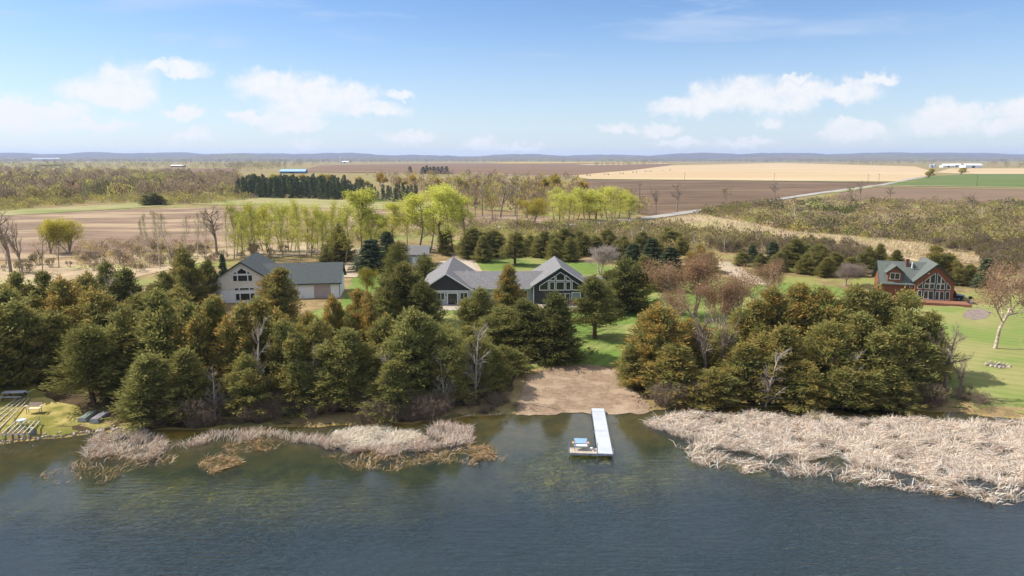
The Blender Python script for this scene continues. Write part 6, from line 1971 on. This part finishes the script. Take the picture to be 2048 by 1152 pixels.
# ------------------------------------------------------------------ lounge chair on the patio
m_coral = pm('coral_mesh', srgb(232, 132, 108), srgb(218, 118, 96), 2.0, .7)
gl_ = at(1150, 612)
e = empty('lounge_chair', (gl_.x, gl_.y - .4, g0.z + .09), math.radians(35))
tag(e, 'coral lounge chair on the patio below the tall windows', 'lounge chair')
MB().hull8([(-1.0, -.3, .30), (.35, -.3, .36), (.35, .3, .36), (-1.0, .3, .30), (-1.0, -.3, .35), (.35, -.3, .41), (.35, .3, .41), (-1.0, .3, .35)]).build('seat', m_coral, e)
MB().hull8([(.37, -.3, .37), (.42, -.3, .37), (.42, .3, .37), (.37, .3, .37), (.85, -.3, 1.05), (.90, -.3, 1.03), (.90, .3, 1.03), (.85, .3, 1.05)]).build('backrest', m_coral, e)
for (x, y) in ((-.85, -.27), (-.85, .27), (.4, -.27), (.4, .27)):
    MB().bar((x, y, 0), (x, y, .32), .045).build('leg', m_trimw, e)

# ------------------------------------------------------------------ beside the log house
gc = at(1916, 604)
m_carp = pm('car_paint_black', srgb(40, 48, 56), srgb(30, 36, 42), .8, .3, spec=.5)
m_tyre = pm('tyre', srgb(34, 34, 36), srgb(26, 26, 28), 2.0, .9)
e = empty('parked_car', (gc.x + .2, gc.y + 2.2, gc.z - .02), math.radians(-38))
tag(e, 'black open-sided off-road car parked beside the log house', 'car')
MB().hull8([(-1.9, -.78, .42), (1.9, -.74, .42), (1.9, .74, .42), (-1.9, .78, .42), (-1.9, -.80, 1.02), (1.85, -.70, .95), (1.85, .70, .95), (-1.9, .80, 1.02)]).build('body', m_carp, e)
MB().hull8([(-1.85, -.74, 1.03), (.65, -.74, 1.03), (.65, .74, 1.03), (-1.85, .74, 1.03), (-1.75, -.64, 1.72), (.15, -.64, 1.74), (.15, .64, 1.74), (-1.75, .64, 1.72)]).build('cab', m_carp, e)
MB().hull8([(.67, -.66, 1.04), (.70, -.66, 1.04), (.70, .66, 1.04), (.67, .66, 1.04), (.20, -.58, 1.68), (.23, -.58, 1.68), (.23, .58, 1.68), (.20, .58, 1.68)]).build('windscreen', m_glass, e)
for s in (-1, 1):
    MB().add([(-1.6, s * .755, 1.1), (.45, s * .755, 1.1), (.12, s * .672, 1.64), (-1.55, s * .672, 1.64)], [(0, 1, 2, 3)]).build('side_window', m_glass, e)
    MB().tube([(1.86, s * .5, .74), (1.93, s * .5, .74)], .12, 10).build('headlight', m_trimw, e)
    for x in (-1.25, 1.2):
        w_ = MB().tube([(x, s * .68, .38), (x, s * .92, .38)], .38, 16).build('wheel', m_tyre, e)
        MB().tube([(x, s * .925, .38), (x, s * .94, .38)], .2, 12).build('rim', m_alu, w_)
gr = at(1942, 606)
e = empty('grill', (gr.x, gr.y + .3, gr.z - .02))
tag(e, 'black kettle grill on legs beside the deck of the log house', 'grill')
MB().tube([(0, 0, .62), (0, 0, .72), (0, 0, .9)], [.1, .26, .34], 14).build('bowl', m_black, e, smooth=True)
MB().tube([(0, 0, .905), (0, 0, 1.08), (0, 0, 1.18)], [.34, .25, .06], 14).build('lid', m_black, e, smooth=True)
for a_ in (0.5, 2.6, 4.7):
    MB().bar((math.cos(a_) * .34, math.sin(a_) * .34, 0), (math.cos(a_) * .16, math.sin(a_) * .16, .68), .03).build('leg', m_alu, e)
MB().box(-.16, .16, -.42, -.14, 0, .55).build('gas_bottle', m_trimw, e)
sheet('rock_bed', gp((1924, 634), (1934, 620), (1962, 618), (1984, 626), (1970, 638), (1944, 641)), pm('rock_bed', srgb(138, 122, 112), srgb(114, 102, 94), 1.2, .95, .15, 3.0, coord='World'), .07, 1.0, .1, .6, 9)
# ring of stones for fires
gf = at(1995, 730.5)
e = empty('fire_ring', (gf.x, gf.y, gf.z + .02))
tag(e, 'ring of pale stones around ash on the right-hand lawn', 'fire ring')
for i in range(16):
    a_ = 2 * math.pi * i / 16
    R_ = 1.15 + RNG.uniform(-.08, .08)
    s = RNG.uniform(.14, .24)
    x, y = math.cos(a_) * R_, math.sin(a_) * R_
    k = 6
    ring = [(x + math.cos(t) * s * RNG.uniform(.8, 1.15), y + math.sin(t) * s * RNG.uniform(.7, 1.1), 0) for t in np.linspace(0, 6.283, k, endpoint=False)]
    up_ = [(x + (px_ - x) * .62, y + (py_ - y) * .62, s * RNG.uniform(.7, 1.1)) for px_, py_, _ in ring]
    MB().add(ring + up_, [tuple(range(k, 2 * k))] + [(j, (j + 1) % k, k + (j + 1) % k, k + j) for j in range(k)]).build('stone', m_stone, e)
MB().tube([(0, 0, .02), (0, 0, .06)], [.95, .9], 18).build('ash', pm('ash', srgb(120, 112, 104), srgb(80, 74, 70), 2.0, .95), e)
MB().bar((-1.75, -.3, .14), (-1.1, -.05, .2), .12).bar((-.3, -.2, .12), (.4, .25, .2), .11).build('log', m_dead, e)

# ------------------------------------------------------------------ poles and cattle
m_pole = pm('pole_wood', srgb(118, 98, 80), srgb(98, 80, 66), 2.0, .9)
for i, (px, top, base, lab) in enumerate([(1034, 401, 447, 'brown utility pole beside the weeping willow'), (1369, 345, 361, 'thin utility pole at the lower edge of the stubble field, left one'),
                                          (1548, 346, 362, 'thin utility pole on the stubble field edge, middle one'), (1735, 348, 371, 'left utility pole at the road junction'), (1757, 347, 369, 'right utility pole at the road junction'),
                                          (1953, 350, 372.5, 'utility pole on the green field by the cross road'), (1278, 366, 428, 'utility pole behind the dense lime-green grove'), (614, 337, 344, 'pole beside the blue-roofed shed')]):
    g = at(px, base)
    h = top_z(top, g.y) - g.z
    e = empty('utility_pole', (g.x, g.y, g.z - .1))
    tag(e, lab, 'utility pole', 'utility poles')
    MB().tube([(0, 0, 0), (0, 0, h)], [.17, .11], 8).build('pole', m_pole, e)
    MB().box(-1.1, 1.1, -.06, .06, h - .8, h - .65).build('cross_arm', m_pole, e)


def cow(seed):
    mb = MB()
    st = [(-.95, .62, .05, .98), (-.9, .78, .26, 1.02), (-.4, .68, .36, 1.05), (.2, .66, .37, 1.05), (.6, .7, .32, 1.08), (.85, .85, .2, 1.12), (1.1, .98, .14, 1.18), (1.35, .9, .11, 1.12), (1.5, .78, .06, .98)]
    n = 8
    V, F = [], []
    for (x, zl, w, zh) in st:
        zc, rz_ = (zl + zh + .3) / 2, (zh + .3 - zl) / 2
        V += [(x, math.cos(2 * math.pi * k / n) * w, zc + math.sin(2 * math.pi * k / n) * rz_) for k in range(n)]
    for i in range(len(st) - 1):
        F += [(i * n + k, i * n + (k + 1) % n, (i + 1) * n + (k + 1) % n, (i + 1) * n + k) for k in range(n)]
    F += [list(range(n))[::-1], [(len(st) - 1) * n + k for k in range(n)]]
    mb.add(V, F)
    for x in (-.72, .58):
        for s in (-.2, .2):
            mb.tube([(x, s, .85), (x + .03, s, .4), (x, s, 0)], [.13, .075, .07], 6)
    mb.tube([(-.95, 0, 1.2), (-1.08, 0, .8), (-1.05, 0, .45)], [.04, .03, .05], 5)
    return mb


cow_mesh = mesh_py('cow', *(lambda m: (m.V, m.F))(cow(1)), [pm('cow_hide', srgb(64, 48, 42), srgb(40, 32, 30), .8, .8)])
for i, (px, py) in enumerate([(1174, 351.8), (1180, 352.2), (1209, 349.8), (1214, 349), (1217, 350.2), (1240, 347.4), (1246, 348), (1266, 346), (1273, 345.6), (1291, 344), (1296, 343.6), (1301, 344), (1325, 342), (1340, 341.2), (1066, 333.2), (1090, 332)]):
    g = at(px, py)
    o = link('cow', cow_mesh, None, (g.x, g.y, g.z + .1), RNG.uniform(0, 6.28), (1.25, 1.25, 1.25))
    tag(o, f'dark cow, {ORD[i + 1]} from the left in the herd on the far field' if i < 14 else f'dark cow far off on the reddish field, {ORD[i - 13]} of two', 'cow', 'cattle on the far field')

# ------------------------------------------------------------------ the air: summer haze over the plain
m_haze = bpy.data.materials.new('haze')
m_haze.use_nodes = True
t = m_haze.node_tree
t.nodes.clear()
pv = nd(t, 'ShaderNodeVolumePrincipled', {'Color': (0.60, 0.72, 1.0, 1.0), 'Density': 7.0e-5, 'Anisotropy': 0.1})
nd(t, 'ShaderNodeOutputMaterial', {'Volume': pv.outputs[0]})
hz = MB().box(-21000, 21000, -7000, 21000, -9, 180).build('haze', m_haze)
tag(hz, 'thin pale haze over the plain', 'haze', kind='stuff')
